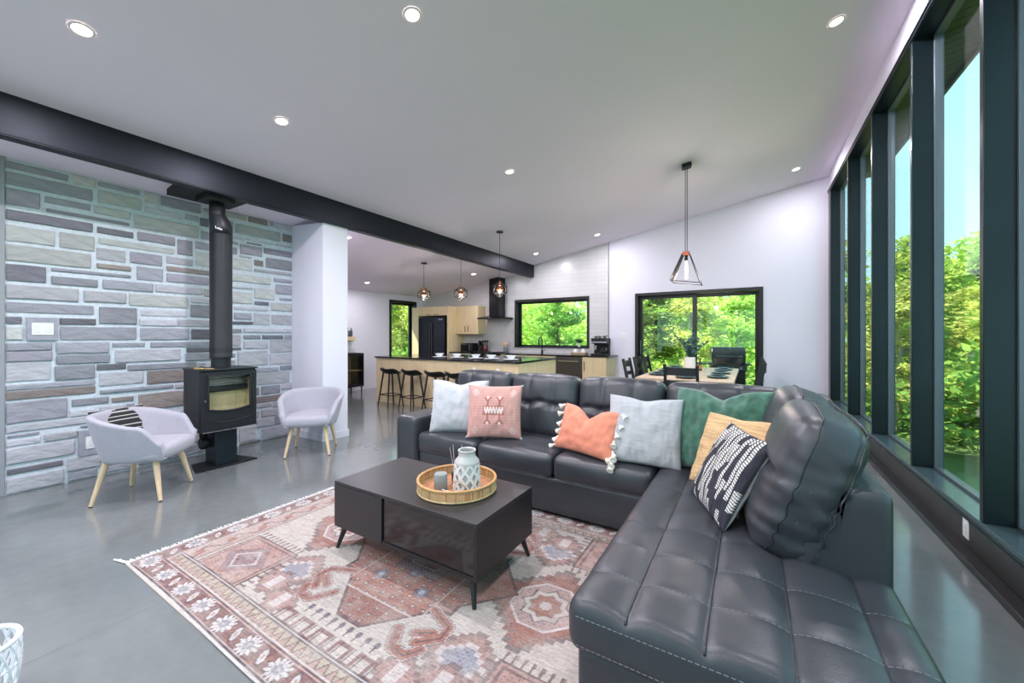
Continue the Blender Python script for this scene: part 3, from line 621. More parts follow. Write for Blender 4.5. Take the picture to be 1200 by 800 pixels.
# tray and what stands in it
TRC = (-1.515, 1.845)
tray = thing('rattan_tray', 'round rattan tray with an upright cane rim on the coffee table', 'tray', (*TRC, .4305))
M_rat = mat('pale rattan', (214, 184, 136), .6, var=(25, .2)); M_rat2 = mat('honey rattan', (196, 150, 96), .6, var=(30, .22))
TR = .232
MB().lathe([(TR - .012, 0), (TR - .012, .009)], 64).build('base', mat('woven tray floor', (176, 122, 84), .7, var=(30, .25), bump=(90, .6, .006)), tray)
SL = [MB().cyl((0, 0, .002), (0, 0, .062), .0037, n=6).mesh('cane_slat', m, True) for m in (M_rat, M_rat2)]
for i in range(138):
    t = 2 * math.pi * i / 138; inst('cane_slat', SL[0 if random.random() < .68 else 1], tray, (TR * math.cos(t), TR * math.sin(t), 0))
for z, r_ in ((.064, .0085), (.006, .006)):
    MB().tube([(TR * math.cos(2 * math.pi * i / 72), TR * math.sin(2 * math.pi * i / 72), z) for i in range(72)], r_, 8, closed=True).build('rim', M_rat2 if z > .03 else M_rat, tray, smooth='all')
for z in (.024, .044): MB().tube([((TR - .006) * math.cos(2 * math.pi * i / 72), (TR - .006) * math.sin(2 * math.pi * i / 72), z) for i in range(72)], .0022, 5, closed=True).build('binding', M_rat2, tray)

M_cer = mat('white glazed ceramic', (230, 226, 222), .25, var=(6, .03)); M_cergrey = mat('pale grey glaze', (198, 194, 189), .3)
lan = thing('ceramic_lantern', 'white ceramic lattice lantern with a wire handle in the tray', 'lantern', (TRC[0] + .075, TRC[1] - .0, .4405))
def lr(z): return .083 - .012 * max(0, (z - .03)) / .13 if z < .16 else .071
MB().lathe([(.083, 0), (.085, .006), (.083, .018), (.075, .018), (.075, .004)], 40, cap0=True, cap1=True).build('foot_ring', M_cer, lan, smooth=True)
MB().lathe([(.072, .150), (.074, .158), (.072, .172), (.052, .196), (.050, .200), (.050, .226), (.054, .232), (.050, .236), (.044, .232), (.044, .198), (.066, .170), (.066, .150), (.072, .150)], 40, cap0=False, cap1=False).build('collar', M_cergrey, lan, smooth=True)
lat = MB()
for k in range(9):
    for sg in (-1, 1):
        pts = []
        for i in range(13):
            z = .012 + .142 * i / 12; t = 2 * math.pi * k / 9 + sg * i / 12 * 1.35; r_ = .079 - .008 * i / 12; pts.append((r_ * math.cos(t), r_ * math.sin(t), z))
        for p, q in zip(pts[:-1], pts[1:]): lat.bar(p, q, .0155, .009, up=(p[0], p[1], 0))
lat.build('lattice', M_cer, lan)
MB().lathe([(.062, .002), (.066, .14), (.066, .15)], 32, cap1=False).build('inner_liner', mat('lantern inside', (205, 206, 206), .6), lan, smooth=True)
hp = []
for i in range(17):
    t = math.pi * i / 16; hp.append((.062 * math.cos(t) + .012, -.083 - .022 * math.sin(t) , .02 + .058 * math.sin(t)))
MB().tube(hp, .0032, 8).build('handle', mat('tan wire', (170, 140, 118), .45), lan, smooth='all')
can = thing('pillar_candle', 'short grey pillar candle on the left side of the tray', 'candle', (TRC[0] - .055, TRC[1] - .085, .4405))
MB().lathe([(.038, 0), (.040, .003), (.040, .090), (.037, .094), (.02, .092), (.005, .0915)], 32).build('wax', mat('grey wax', (140, 144, 142), .55), can, smooth=True)
MB().cyl((0, 0, .09), (.002, 0, .1), .0015, n=6).build('wick', mat('white wick', (225, 222, 215), .8), can)
dif = thing('reed_diffuser', 'small dark bottle with thin white reeds behind the candle', 'diffuser', (TRC[0] - .042, TRC[1] + .035, .4405))
MB().lathe([(.022, 0), (.024, .004), (.024, .062), (.012, .074), (.011, .09)], 20).build('bottle', mat('smoked glass bottle', (28, 26, 28), .12), dif, smooth=True)
for dx, dy in ((-.045, .03), (.012, .05), (-.02, -.03)): MB().cyl((0, 0, .03), (dx, dy, .225), .0013, n=5).build('reed', mat('pale reed', (205, 205, 200), .6), dif)
kn = thing('ribbon_bow', 'little white ribbon bow lying in the tray between candle and lantern', 'ribbon', (TRC[0] + .0, TRC[1] - .105, .4405))
for s_ in (-1, 1): MB().tube([(0, 0, .008), (s_ * .018, -.006, .014), (s_ * .028, 0, .008), (s_ * .018, .008, .006), (0, 0, .008)], .0042, 6).build('loop', M_cer, kn, smooth='all')

# ------------------------------------------------------------------ sectional sofa
def leather_mat():
    m = mat('black leather', (54, 57, 62), .37, spec=.62, var=(5, .10), bump=(230, .22, .003), coat=0)
    return m
M_lea = leather_mat(); M_stitch = mat('grey topstitch', (132, 136, 142), .6); M_pipe = mat('leather piping', (46, 48, 53), .3)
sofa = thing('sectional_sofa', 'large black leather sectional sofa with a tufted chaise around the coffee table', 'sofa', (0, 0, 0))
def cushion(name, ctr, dim, r, step=.03, deform=None, rot=None, parent=sofa):
    mb = rbox(dim, r, step, deform); o = mb.build(name, M_lea, parent, smooth='all', loc=ctr)
    if rot: o.rotation_euler = rot
    return o
AX0, AX1, SB = -2.885, -2.62, 3.52
# plinths, arm and back frames
cushion('base', ((AX1 - .53) / 2, 3.06, .165), (AX1 * -1 - .53, .86, .27), .03, .06)
cushion('base', (-.045, 2.37, .165), (.93, 2.23, .27), .03, .06)
cushion('arm', ((AX0 + AX1) / 2, 3.055, .315), (AX1 - AX0, .93, .57), .05, .05, lambda p, n: (p.x, p.y, p.z + (.006 * math.cos(p.y * 3) if p.z > .2 else 0)))
cushion('back_frame', ((AX0 + .44) / 2, 3.43, .42), (.44 - AX0, .18, .74), .04, .06)
sf = rbox((.30, 1.70, .74), .035, .05, lambda p, n: (p.x + (p.z / .37) * .06 * (1 if p.x < 0 else 0), p.y, p.z)); sf.build('side_frame', M_lea, sofa, smooth='all', loc=(.285, 2.715, .42))
for (x, y) in ((-2.78, 2.68), (-2.78, 3.42), (-.40, 1.36), (.30, 1.36), (.30, 3.42), (-1.6, 3.42)):
    MB().cyl((x, y, .0), (x, y, .04), .028, .034, 14).build('foot', M_black, sofa)
def stitches(name, pts, dash=.012, gap=.006, r_=.0008, parent=sofa):
    """a dashed line of thread along a polyline"""
    mb = MB(); pos = 0.0; pts = [Vector(p) for p in pts]; seg = [(p, q, (q - p).length) for p, q in zip(pts[:-1], pts[1:])]; tot = sum(s[2] for s in seg)
    def at(t):
        for p, q, l in seg:
            if t <= l: return p.lerp(q, t / l if l else 0)
            t -= l
        return pts[-1]
    while pos < tot: mb.bar(at(pos), at(min(pos + dash, tot)), r_ * 2, r_ * 2); pos += dash + gap
    return mb.build(name, M_stitch, parent)
# three seat cushions
SX = [AX1 + .0, -1.945, -1.25, -.535]
for i in range(3):
    x0, x1 = SX[i] + .003, SX[i + 1] - .003; dm = (x1 - x0, .66, .175)
    def df(p, n, dm=dm, i=i):
        u, v = p.x / (dm[0] / 2), p.y / (dm[1] / 2); z = p.z
        if z > 0: z += .020 * (1 - u * u) * (1 - v * v) - .008 * math.exp(-((p.y + .23) / .02) ** 2) * 0 + .004 * nz(p.x * 7 + i * 5, p.y * 7)
        y = p.y - (.012 * (1 - u * u) * math.exp(-((p.z) / .06) ** 2) if p.y < -.2 else 0)
        return (p.x, y, z)
    c = cushion('seat_cushion', ((x0 + x1) / 2, 2.935, .378), dm, .045, .028, df)
    stitches('topstitch', [(-dm[0] / 2 + .03, -.337, -.068), (dm[0] / 2 - .03, -.337, -.068)], parent=c)
# chaise: long tufted pad
CHX, CHY = (-.535, .445), (1.215, 3.32); PIPE = [-.335, -.112, .104, .312]; CROSS = [1.425, 1.66, 1.90, 2.15, 2.40, 2.66]
ccx, ccy, ccz = sum(CHX) / 2, sum(CHY) / 2, .378
def chaise_top(x, y):
    """height offset of the tufted top at world x, y"""
    h = 0.0
    bx = [CHX[0]] + PIPE + [CHX[1]]; by = [CHY[0]] + CROSS + [CHY[1]]
    for e in bx[1:-1]: h -= .011 * math.exp(-abs(x - e) / .018)
    for e in by[1:-1]: h -= .008 * math.exp(-abs(y - e) / .02) * (.6 + .4 * min(1, 6 * min(abs(x - q) for q in PIPE)))
    for a, b in zip(bx[:-1], bx[1:]):
        if a <= x <= b: h += .010 * math.sin(math.pi * (x - a) / (b - a))
    h += .012 * (1 - ((x - ccx) / .49) ** 2) * min(1, (y - CHY[0]) / .2 if y > CHY[0] else 0)
    return h + .003 * nz(x * 9, y * 9)
def dfc(p, n):
    x, y = p.x + ccx, p.y + ccy; k = sstep(.2, .9, n.z)
    return (p.x, p.y, p.z + (chaise_top(x, y) * k if n.z > 0 else 0))
ch = cushion('chaise_pad', (ccx, ccy, ccz), (CHX[1] - CHX[0], CHY[1] - CHY[0], .175), .05, .013, dfc)
for e in PIPE:
    pts = []
    for i in range(90):
        y = CHY[0] + .012 + i * .0215
        zz = .0875 - (0.05 - math.sqrt(max(0, .05 ** 2 - max(0, .05 - (y - CHY[0])) ** 2)))
        pts.append((e - ccx, y - ccy, zz + chaise_top(e, y) * sstep(CHY[0], CHY[0] + .04, y) + .0015))
    MB().tube(pts, .0042, 6).build('piping', M_pipe, ch, smooth='all')
for e in CROSS: stitches('topstitch', [(x - ccx, e - ccy, .0875 + chaise_top(x, e) + .0005) for x in np.linspace(CHX[0] + .04, CHX[1] - .03, 60)], parent=ch)
stitches('topstitch', [(x - ccx, -(CHY[1] - CHY[0]) / 2 - .0005, .045) for x in (CHX[0] + .04, CHX[1] - .04)], parent=ch)
stitches('topstitch', [(x - ccx, -(CHY[1] - CHY[0]) / 2 - .0005, -.05) for x in (CHX[0] + .04, CHX[1] - .04)], parent=ch)
# back cushions along the far side: vertical seams and a pinched crease
def back_def(dm, k):
    def d(p, n):
        u, v = p.x / (dm[0] / 2), p.z / (dm[2] / 2); y = p.y; x = p.x; z = p.z
        front = p.y < 0
        if front:
            puff = .035 * (1 - u * u) * (1 - v ** 4)
            for e in (-.36, .36): puff -= .016 * math.exp(-abs(u - e) / .05) * sstep(-.35, .2, v + .2)
            cr = .05; puff -= .035 * math.exp(-((v - cr - .03 * math.cos(u * 8.7)) / .07) ** 2) * (.55 + .45 * math.cos(u * 8.7) ** 2) * (1 - u ** 6)
            puff += .006 * nz(p.x * 8 + k * 3, p.z * 8)
            y -= puff
        z += .018 * (1 - u * u) * (1 if p.z > 0 else 0) + .004 * nz(p.x * 5 + k, 2.0)
        return (x, y, z)
    return d
BXS = [(-2.62, -1.955), (-1.95, -1.275), (-1.27, -.565), (-.56, .20)]
for k, (x0, x1) in enumerate(BXS):
    dm = (x1 - x0, .22, .56)
    c = cushion('back_cushion', ((x0 + x1) / 2, 3.245, .705), dm, .07, .022, back_def(dm, k), rot=(math.radians(-9), 0, 0))
    for e in (-.36, .36):
        f = back_def(dm, k); pts = [f(Vector((e * dm[0] / 2, -.11 + (0 if z < .21 else (.07 - math.sqrt(max(0, .0049 - (z - .21) ** 2)))), z)), None) for z in np.linspace(.03, .275, 26)]
        stitches('topstitch', [(p[0], p[1] - .001, p[2] + .0008) for p in pts], parent=c)
# two plump cushions along the window side
def side_def(dm, k):
    def d(p, n):
        u, v = p.y / (dm[1] / 2), p.z / (dm[2] / 2); x, y, z = p.x, p.y, p.z
        fr_ = 1 if p.x < 0 else .45
        puff = .055 * (1 - u * u) * (1 - v ** 4) * fr_
        if p.x < 0: puff -= .03 * math.exp(-((v - .12 - .06 * math.sin(u * 2)) / .06) ** 2) * (1 - u ** 4)
        x += (-puff if p.x < 0 else puff)
        wr = .008 * nz(p.x * 6 + k * 7, p.y * 5, p.z * 11) * (1 - abs(v)) + .004 * nz(k * 3 + 1.0, u * 1.5, v * 7) * math.exp(-((abs(u) - .95) / .35) ** 2)
        wr += .006 * math.sin(v * 24 + 5 * nz(u * 2, v * 2, k)) * math.exp(-((u + 1) / .3) ** 2) * (1 - sstep(-.1, .45, v))
        x += wr * (1 if p.x > 0 else -1)
        y += (.035 * (1 - v * v) * (1 if p.y > 0 else -1)) * abs(n.y) + .012 * nz(p.x * 5, k * 9.0, v * 6) * abs(n.y)
        z += .02 * (1 - u * u) * (1 if p.z > 0 else -.3)
        return (x, y, z)
    return d
for k, (y0, y1) in enumerate(((1.885, 2.525), (2.56, 3.16))):
    dm = (.235, y1 - y0, .60)
    c = cushion('back_cushion', (.19, (y0 + y1) / 2, .722), dm, .075, .02, side_def(dm, k), rot=(0, math.radians(19), 0))
    f = side_def(dm, k)
    for xs in (-.052, .088):
        pts = []
        for t in np.linspace(-.95, .95, 40):
            z = t * dm[2] / 2; e = max(0, abs(z) - (dm[2] / 2 - .075)); yy = -dm[1] / 2 + (.075 - math.sqrt(max(0, .075 ** 2 - e ** 2)))
            q = f(Vector((xs, yy, z)), Vector((0, -1 if e < .03 else -.6, 0))); pts.append((q[0], q[1] - .0015, q[2]))
        top = []
        for t in np.linspace(-.92, .92, 30):
            q = f(Vector((xs, t * dm[1] / 2, dm[2] / 2)), Vector((0, 0, 1))); top.append((q[0], q[1], q[2] + .0015))
        MB().tube(pts + top, .0036, 6).build('piping', M_pipe, c, smooth='all')
# ------------------------------------------------------------------ cushions on the sofa and chair
def pillow_mesh(name, wd, ht, th, m, pattern=None, n=56, pinch=.07, wrinkle=.006, dent=0.0, seed=0, pw=.42):
    mb = MB(); g = np.linspace(-1, 1, n + 1); idx = {}; cols = []
    for side in (-1, 1):
        for i, u in enumerate(g):
            for j, v in enumerate(g):
                rim = i in (0, n) or j in (0, n)
                if rim and side == 1: idx[(side, i, j)] = idx[(-1, i, j)]; continue
                uu = math.sin(u * math.pi / 2) * .35 + u * .65; vv = math.sin(v * math.pi / 2) * .35 + v * .65
                x = wd / 2 * uu * (1 - pinch * (1 - vv * vv) * abs(uu)); z = ht / 2 * vv * (1 - pinch * (1 - uu * uu) * abs(vv))
                z -= dent * math.exp(-(uu / .33) ** 2) * max(0, vv) ** 2
                y = side * th / 2 * (max(0, (1 - uu ** 2)) * max(0, (1 - vv ** 2))) ** pw
                if not rim:
                    e = max(abs(uu), abs(vv)); y += side * wrinkle * nz(uu * 3.2 + seed, vv * 3.2, seed) * (1 - e * .3) + side * wrinkle * .8 * nz(uu * 9 + seed, vv * 3 + seed, 2.2)
                    y -= side * dent * .45 * math.exp(-(uu / .12) ** 2) * max(0, vv + .3) if side < 0 and dent else 0
                idx[(side, i, j)] = len(mb.v); mb.v.append((x, y, z)); cols.append(pattern(uu, vv, side) if pattern else (1, 1, 1))
        for i in range(n):
            for j in range(n):
                q = [idx[(side, i, j)], idx[(side, i + 1, j)], idx[(side, i + 1, j + 1)], idx[(side, i, j + 1)]]
                mb.f.append(tuple(q if side < 0 else q[::-1]))
    if pattern: mb.c = np.array(cols, np.float32)
    return mb.mesh(name, m, 'all')
def place(o, bl, br, ht, lean, sink=0.0):
    """stand a pillow (local x right, z up, -y front) with its bottom edge from bl to br, leaning back"""
    bl, br = Vector(bl), Vector(br); X = (br - bl).normalized(); back = Vector((0, 0, 1)).cross(X).normalized(); up0 = X.cross(-back).normalized()
    if up0.z < 0: up0 = -up0
    Zv = (up0 * math.cos(lean) + back * math.sin(lean)).normalized(); Yv = Zv.cross(X)
    M = Matrix((X, Yv, Zv)).transposed(); o.rotation_euler = M.to_euler(); o.location = (bl + br) / 2 + Zv * (ht / 2 - sink)
def pillow(name, label, wd, ht, th, m, bl, br, lean, **kw):
    r = thing(name, label, 'pillow'); me = pillow_mesh('cover', wd, ht, th, m, **kw); inst('cover', me, r); place(r, bl, br, ht, math.radians(lean)); return r
def edge_tube(wd, ht, pinch, r_, m, parent, name='piping', dent=0.0):
    pts = []
    for s in range(4):
        for k in range(14):
            t = -1 + 2 * k / 14; u, v = ((t, -1), (1, t), (-t, 1), (-1, -t))[s]
            pts.append((wd / 2 * u * (1 - pinch * (1 - v * v) * abs(u)), 0, ht / 2 * v * (1 - pinch * (1 - u * u) * abs(v)) - dent * math.exp(-(u / .33) ** 2) * max(0, v) ** 2))
    MB().tube(pts, r_, 6, closed=True).build(name, m, parent, smooth='all')
M_lin = mat('grey white linen', (182, 183, 185), .9, sheen=.15, var=(45, .10, (.2, 1, 1.6)), bump=(140, .35, .004, (.4, 1, 1)))
M_lin2 = mat('off white linen', (192, 194, 197), .9, sheen=.15, var=(50, .06, (.2, 1, 1.6)), bump=(150, .3, .004))
p1 = pillow('linen_pillow', 'pale grey-white linen pillow half behind the pink one by the sofa arm', .53, .47, .17, M_lin2, (-2.50, 2.68, .475), (-2.04, 2.86, .475), 12, dent=.035, wrinkle=.007, seed=2, pinch=.05)
edge_tube(.53, .47, .05, .006, M_lin2, p1, dent=.035)
dk = mat('dark bead trim', (70, 70, 78), .7)
for k in range(9): MB().lathe([(.001, -.008), (.008, 0), (.001, .008)], 8).build('bead', dk if k % 2 else M_lin2, p1, loc=(-.265 * .96 - .006, 0, -.18 + k * .05))
def pink_pat(u, v, s):
    base = np.array(lin((206, 156, 146))); br = np.array(lin((168, 104, 92))); wh = np.array(lin((236, 214, 208))); x, z = u * .23 / 1.5, v * .23 / 1.5
    base = base * (1 + .05 * math.sin(v * 60))
    if s > 0: return base
    if abs(x) < .062 and abs(z - .005) < .028:
        if abs(x) > .055 or abs(z - .005) > .020: return br
        zz = ((x * 60) % 1); return wh if abs((z - .005) / .02 - (abs(zz - .5) * 4 - 1)) < .9 else br
    for c in (-.034, .034):
        for sg in (-1, 1):
            q = (z - .005) * sg
            if .028 <= q < .052 and abs(x - c) < .0045: return br
            if .052 <= q < .078 and abs(abs(x - c) - (q - .052) * .75) < .005: return br
            if .066 < q < .082 and abs(x - c) < .005: return wh
    x, z = x * 1.8, z * 1.8
    for cx_ in (-.195, .195):
        for cz_ in (-.195, .195):
            d = abs(x - cx_) + abs(z - cz_) * .9
            if d < .036 and (d > .029 or d < .008 or (abs(abs(x - cx_) - abs(z - cz_)) < .004)): return wh
    return base
M_attr = mat('embroidered cotton', (200, 150, 140), .9, sheen=.1, attr='Col', bump=(220, .3, .003))
p2 = pillow('embroidered_pillow', 'pink square pillow with an embroidered red and white motif', .475, .455, .15, M_attr, (-2.06, 2.66, .478), (-1.66, 2.84, .478), 13, pattern=pink_pat, n=110, seed=5, wrinkle=.006, pinch=.06)
for sx, sz in ((1, -1), (-1, -1), (1, 1), (-1, 1)): MB().tube([(sx * .225, 0, sz * .215), (sx * .245, -.004, sz * .226)], [.012, .005], 8).build('corner_tip', M_lin, p2, smooth='all')
M_cor = mat('coral cotton', (226, 140, 112), .85, sheen=.15, var=(14, .07), bump=(160, .3, .004))
p3 = pillow('tasselled_pillow', 'coral orange lumbar pillow with white tassels down both ends', .52, .36, .15, M_cor, (-1.31, 2.80, .478), (-.82, 2.65, .472), 22, dent=.085, seed=9, wrinkle=.010, pinch=.06)
M_tas = mat('cream yarn', (236, 230, 218), .9, bump=(120, .6, .006))
TAS = MB().lathe([(.004, 0), (.011, -.004), (.012, -.011), (.008, -.016), (.014, -.030), (.024, -.052), (.022, -.056), (.006, -.053)], 12).mesh('tassel', M_tas, True)
for sx in (-1, 1):
    for k in range(6):
        v = .92 - k * .36; x = sx * .26 * (1 - .06 * (1 - v * v)); o = inst('tassel', TAS, p3, (x, -.006, v * .178)); o.rotation_euler = (random.uniform(-.4, .1), sx * -random.uniform(.5, 1.1), random.uniform(-.5, .5)); o.scale = (.95, .95, .95)
for k in range(7): inst('tassel', TAS, p3, (.262 + .008 * (k % 3), -.012 - .006 * (k % 2), -.125 - .012 * k)).rotation_euler = (random.uniform(-1, 1), random.uniform(-1.5, .2), k)
pillow('linen_pillow', 'crinkled silver-grey linen pillow between the coral and green ones', .50, .475, .16, M_lin, (-.845, 2.70, .472), (-.42, 2.74, .465), 20, dent=.02, wrinkle=.008, seed=14, pinch=.05)
M_fur = mat('green plush', (58, 104, 84), .95, sheen=.6, var=(22, .34), bump=(150, .6, .008))
p5 = pillow('plush_pillow', 'dark green plush pillow in the sofa corner', .63, .55, .19, M_fur, (-.46, 2.84, .47), (.09, 2.66, .50), 21, dent=.055, wrinkle=.016, seed=21, pinch=.06)
M_jute = mat('tan jute weave', (208, 174, 128), .9, var=(34, .22, (.25, 1, 2.4)), bump=(60, .9, .01, (.25, 1, 2.5)))
pillow('jute_pillow', 'tan woven jute pillow between the green plush and the striped one', .50, .44, .12, M_jute, (-.335, 2.62, .47), (.06, 2.26, .50), 24, dent=.01, wrinkle=.010, seed=25, pinch=.04)
def stripe_pat(u, v, s):
    dk_, wh = np.array(lin((44, 45, 54))), np.array(lin((222, 220, 214)))
    if s > 0: return np.array(lin((204, 208, 204)))
    k = math.floor(u * 8.0 + 40); f = (u * 8.0 + 40) - k; blk = math.floor(v * 2.2 + 10 + k * .37)
    h = math.sin(k * 12.9898 + blk * 78.233) * 43758.5453; h -= math.floor(h)
    if f < .18: return dk_ * .8
    saw = (v * 17 + (f - .5) * .8) % 1
    if h < .34: return dk_ * (1.5 if saw < .4 and abs(f - .58) < .3 else 1)
    return wh if (abs(f - .59) < .36 and saw < .62) else dk_
M_str = mat('black and white woven cotton', (60, 60, 66), .92, attr='Col', bump=(90, .6, .006))
p7 = pillow('striped_pillow', 'black and white woven striped pillow leaning on the near leather cushion', .46, .45, .14, M_str, (-.283, 2.40, .474), (-.105, 1.985, .474), 28, pattern=stripe_pat, n=170, seed=30, wrinkle=.008, pinch=.05)

# ------------------------------------------------------------------ tub armchairs
M_felt = mat('lavender grey felt', (171, 168, 178), .95, sheen=.25, var=(40, .04), bump=(260, .2, .003)); M_beech = mat('pale beech', (226, 196, 160), .5, var=(7, .10, (6, 6, 1)))
M_tip = mat('black foot pad', (40, 40, 42), .6)
def armchair(loc, rz, label):
    r = thing('tub_armchair', label, 'armchair', loc, rz)          # opens towards local -y
    nh = 12; mb = MB(); rings = []; R0, AL = .285, .235           # back half circle, then straight arms
    path = [(-1, -AL + AL * i / 14) for i in range(14)] + [math.pi * (1 - i / 44) for i in range(45)] + [(1, -AL * (i + 1) / 14) for i in range(14)]
    for q in path:
        if isinstance(q, tuple): d2 = (float(q[0]), 0.0); base = (q[0] * R0 * (1 + .0 * q[1]), q[1]); t = .62 + .38 * (-q[1] / AL)
        else: d2 = (math.cos(q), math.sin(q)); base = (R0 * math.cos(q), R0 * math.sin(q) * .96); t = .62 * abs(q - math.pi / 2) / (math.pi / 2)
        zt = .715 - .085 * sstep(.25, .85, t) - .15 * sstep(.80, 1.0, t) ** 1.3; zb_ = .335; th = .056; prof = []
        def rad(z): return -.02 + .095 * max(0, (z - zb_) / .38) ** .8
        for j in range(nh + 1): z = zb_ + (zt - th / 2 - zb_) * j / nh; prof.append((rad(z), z))
        for j in range(1, 6): a_ = math.pi * j / 6; prof.append((rad(zt) - th / 2 + th / 2 * math.cos(a_), zt - th / 2 + th / 2 * math.sin(a_)))
        for j in range(nh + 1): z = (zt - th / 2) + (zb_ - (zt - th / 2)) * j / nh; prof.append((rad(z) - th, z))
        ring = []
        for (rr, z) in prof:
            y = base[1] + d2[1] * rr
            if t > .8: y += .05 * (1 - (z - zb_) / .3) * sstep(.8, 1, t) * 0 - .02 * sstep(.8, 1, t)
            ring.append(len(mb.v)); mb.v.append((base[0] + d2[0] * rr - (d2[0] * .03 * sstep(.7, 1, t)), y, z))
        rings.append(ring)
    m = len(rings[0])
    for i in range(len(rings) - 1):
        for j in range(m): mb.f.append((rings[i][j], rings[i + 1][j], rings[i + 1][(j + 1) % m], rings[i][(j + 1) % m]))
    mb.f.append(tuple(rings[0])); mb.f.append(tuple(rings[-1][::-1]))
    mb.build('shell', M_felt, r, smooth='all')
    st = rbox((.56, .56, .115), .05, .03, lambda p, n: (p.x * (1 - .10 * max(0, -p.y) / .28 * 0), p.y, p.z + (.012 * (1 - (p.x / .28) ** 2) if p.z > 0 else 0)))
    for k, v in enumerate(st.v):     # round plan, squarer in front
        x, y, z = v; d = math.hypot(x, y); sq = max(abs(x), abs(y)); f = (sq / d if d > 1e-6 else 1); f = f if y > 0 else (1 - (1 - f) * .35); st.v[k] = (x * f, y * f - .005, z)
    st.build('seat', M_felt, r, smooth='all', loc=(0, .0, .388))
    for sx in (-1, 1):
        for sy in (-1, 1):
            l = MB().tube([(sx * .165, sy * .165, .345), (sx * .225, sy * .232, .008)], [.024, .0135], 14).build('leg', M_beech, r, smooth=True)
            MB().cyl((sx * .2252, sy * .2322, .008), (sx * .2258, sy * .233, 0), .012, n=12).build('foot_pad', M_tip, l)
    return r
ac1 = armchair((-4.43, 1.222, 0), math.radians(135), 'lavender tub armchair left of the stove with a striped pillow in it')
ac2 = armchair((-4.39, 2.69, 0), math.radians(47), 'lavender tub armchair right of the stove in front of the white pier')
def stripe2(u, v, s):
    dk_, wh = np.array(lin((38, 38, 42))), np.array(lin((220, 216, 208)))
    if s > 0: return wh * .9
    f = (v * 3.5 + 20) % 1; return wh if .42 < f < .52 or .66 < f < .71 else dk_
p8 = pillow('striped_pillow', 'small black pillow with thin white stripes in the left armchair', .40, .30, .11, M_str, (-4.60, 1.00, .44), (-4.70, 1.30, .44), 20, pattern=stripe2, n=60, seed=33)
# ------------------------------------------------------------------ wood stove and its flue
M_iron = mat('black cast iron', (36, 38, 42), .45, metal=.3, var=(8, .15), bump=(90, .12, .003)); M_dk = mat('sooty black', (16, 16, 18), .6)
M_brick = mat('cream fire brick', (226, 208, 160), .8, var=(20, .08)); M_chr = mat('polished metal', (190, 192, 196), .2, metal=1.0)
M_stoveglass = glass_mat('stove glass', (.93, .93, .92), .8)
st = thing('wood_stove', 'black wood stove with a glass door on a pedestal before the stone wall', 'stove', (-4.80, 1.935, 0))
# local: front towards +x
y0, y1, xb, xf, zb, zt = -.255, .255, -.205, .195, .40, 1.00
sh = MB(); sh.box(xb, xf - .02, y0, y0 + .02, zb, zt); sh.box(xb, xf - .02, y1 - .02, y1, zb, zt); sh.box(xb, xb + .02, y0 + .02, y1 - .02, zb, zt); sh.box(xb, xf - .02, y0 + .02, y1 - .02, zb, zb + .03); sh.box(xb + .02, xf - .02, y0 + .02, y1 - .02, zt - .03, zt)
sh.build('firebox', M_iron, st, bevel=.003)
MB().box(xb - .005, xf + .012, y0 - .012, y1 + .012, zt, zt + .014).build('top_plate', M_iron, st, bevel=.003)
MB().box(xb + .02, xf + .01, y0 - .008, y1 + .008, zb - .008, zb).build('bottom_plate', M_iron, st, bevel=.003)
# door with a window curved at its lower edge
gy0, gy1, gz0, gz1 = -.19, .19, .585, .945
dm = MB(); dx0, dx1 = xf - .02, xf + .004; dy0, dy1, dz0, dz1 = y0 + .004, y1 - .004, zb + .004, zt - .012
dm.box(dx0, dx1, dy0, gy0, dz0, dz1); dm.box(dx0, dx1, gy1, dy1, dz0, dz1); dm.box(dx0, dx1, gy0, gy1, gz1, dz1)
N = 16
for i in range(N):
    a, b = gy0 + (gy1 - gy0) * i / N, gy0 + (gy1 - gy0) * (i + 1) / N; f = lambda y: gz0 + .028 * (y / .19) ** 2 + .0
    dm.hexa([(dx0, a, dz0), (dx1, a, dz0), (dx1, b, dz0), (dx0, b, dz0)], [(dx0, a, f(a)), (dx1, a, f(a)), (dx1, b, f(b)), (dx0, b, f(b))])
door = dm.build('door', M_iron, st)
MB().box(dx0 + .004, dx0 + .008, gy0 - .008, gy1 + .008, gz0 - .02, gz1 + .008).build('glass', M_stoveglass, door)
bz = MB(); pts = [(dx1 + .003, gy0, gz1), (dx1 + .003, gy1, gz1), (dx1 + .003, gy1, gz0 + .028)] + [(dx1 + .003, gy1 - (gy1 - gy0) * i / 16, gz0 + .028 * ((gy1 - (gy1 - gy0) * i / 16) / .19) ** 2) for i in range(1, 17)]
bz.tube(pts, .009, 6, closed=True).build('window_bead', M_iron, door, smooth=True)
br = MB(); pts2 = [(dx1 + .001, dy0 + .035, dz1 - .035), (dx1 + .001, dy1 - .035, dz1 - .035), (dx1 + .001, dy1 - .035, dz0 + .10)] + [(dx1 + .001, dy1 - .035 - (dy1 - dy0 - .07) * i / 16, dz0 + .10 - .035 * math.sin(math.pi * i / 16)) for i in range(1, 17)]
MB().tube(pts2, .004, 6, closed=True).build('raised_line', M_iron, door)
MB().cyl((dx1, y0 + .028, .705), (dx1 + .03, y0 + .028, .705), .012, n=14).build('handle', M_chr, door, smooth=True)
MB().cyl((xf + .01, -.01, zb - .01), (xf + .03, -.01, zb - .01), .008, n=10).build('air_control_knob', M_chr, st)
MB().cyl((xf + .012, -.24, zb - .012), (xf + .012, .2, zb - .012), .003, n=6).build('air_control_rod', M_chr, st)
MB().cyl((-.04, y0 - .012, .52), (-.04, y0, .52), .011, n=12).build('side_bolt', M_chr, st)
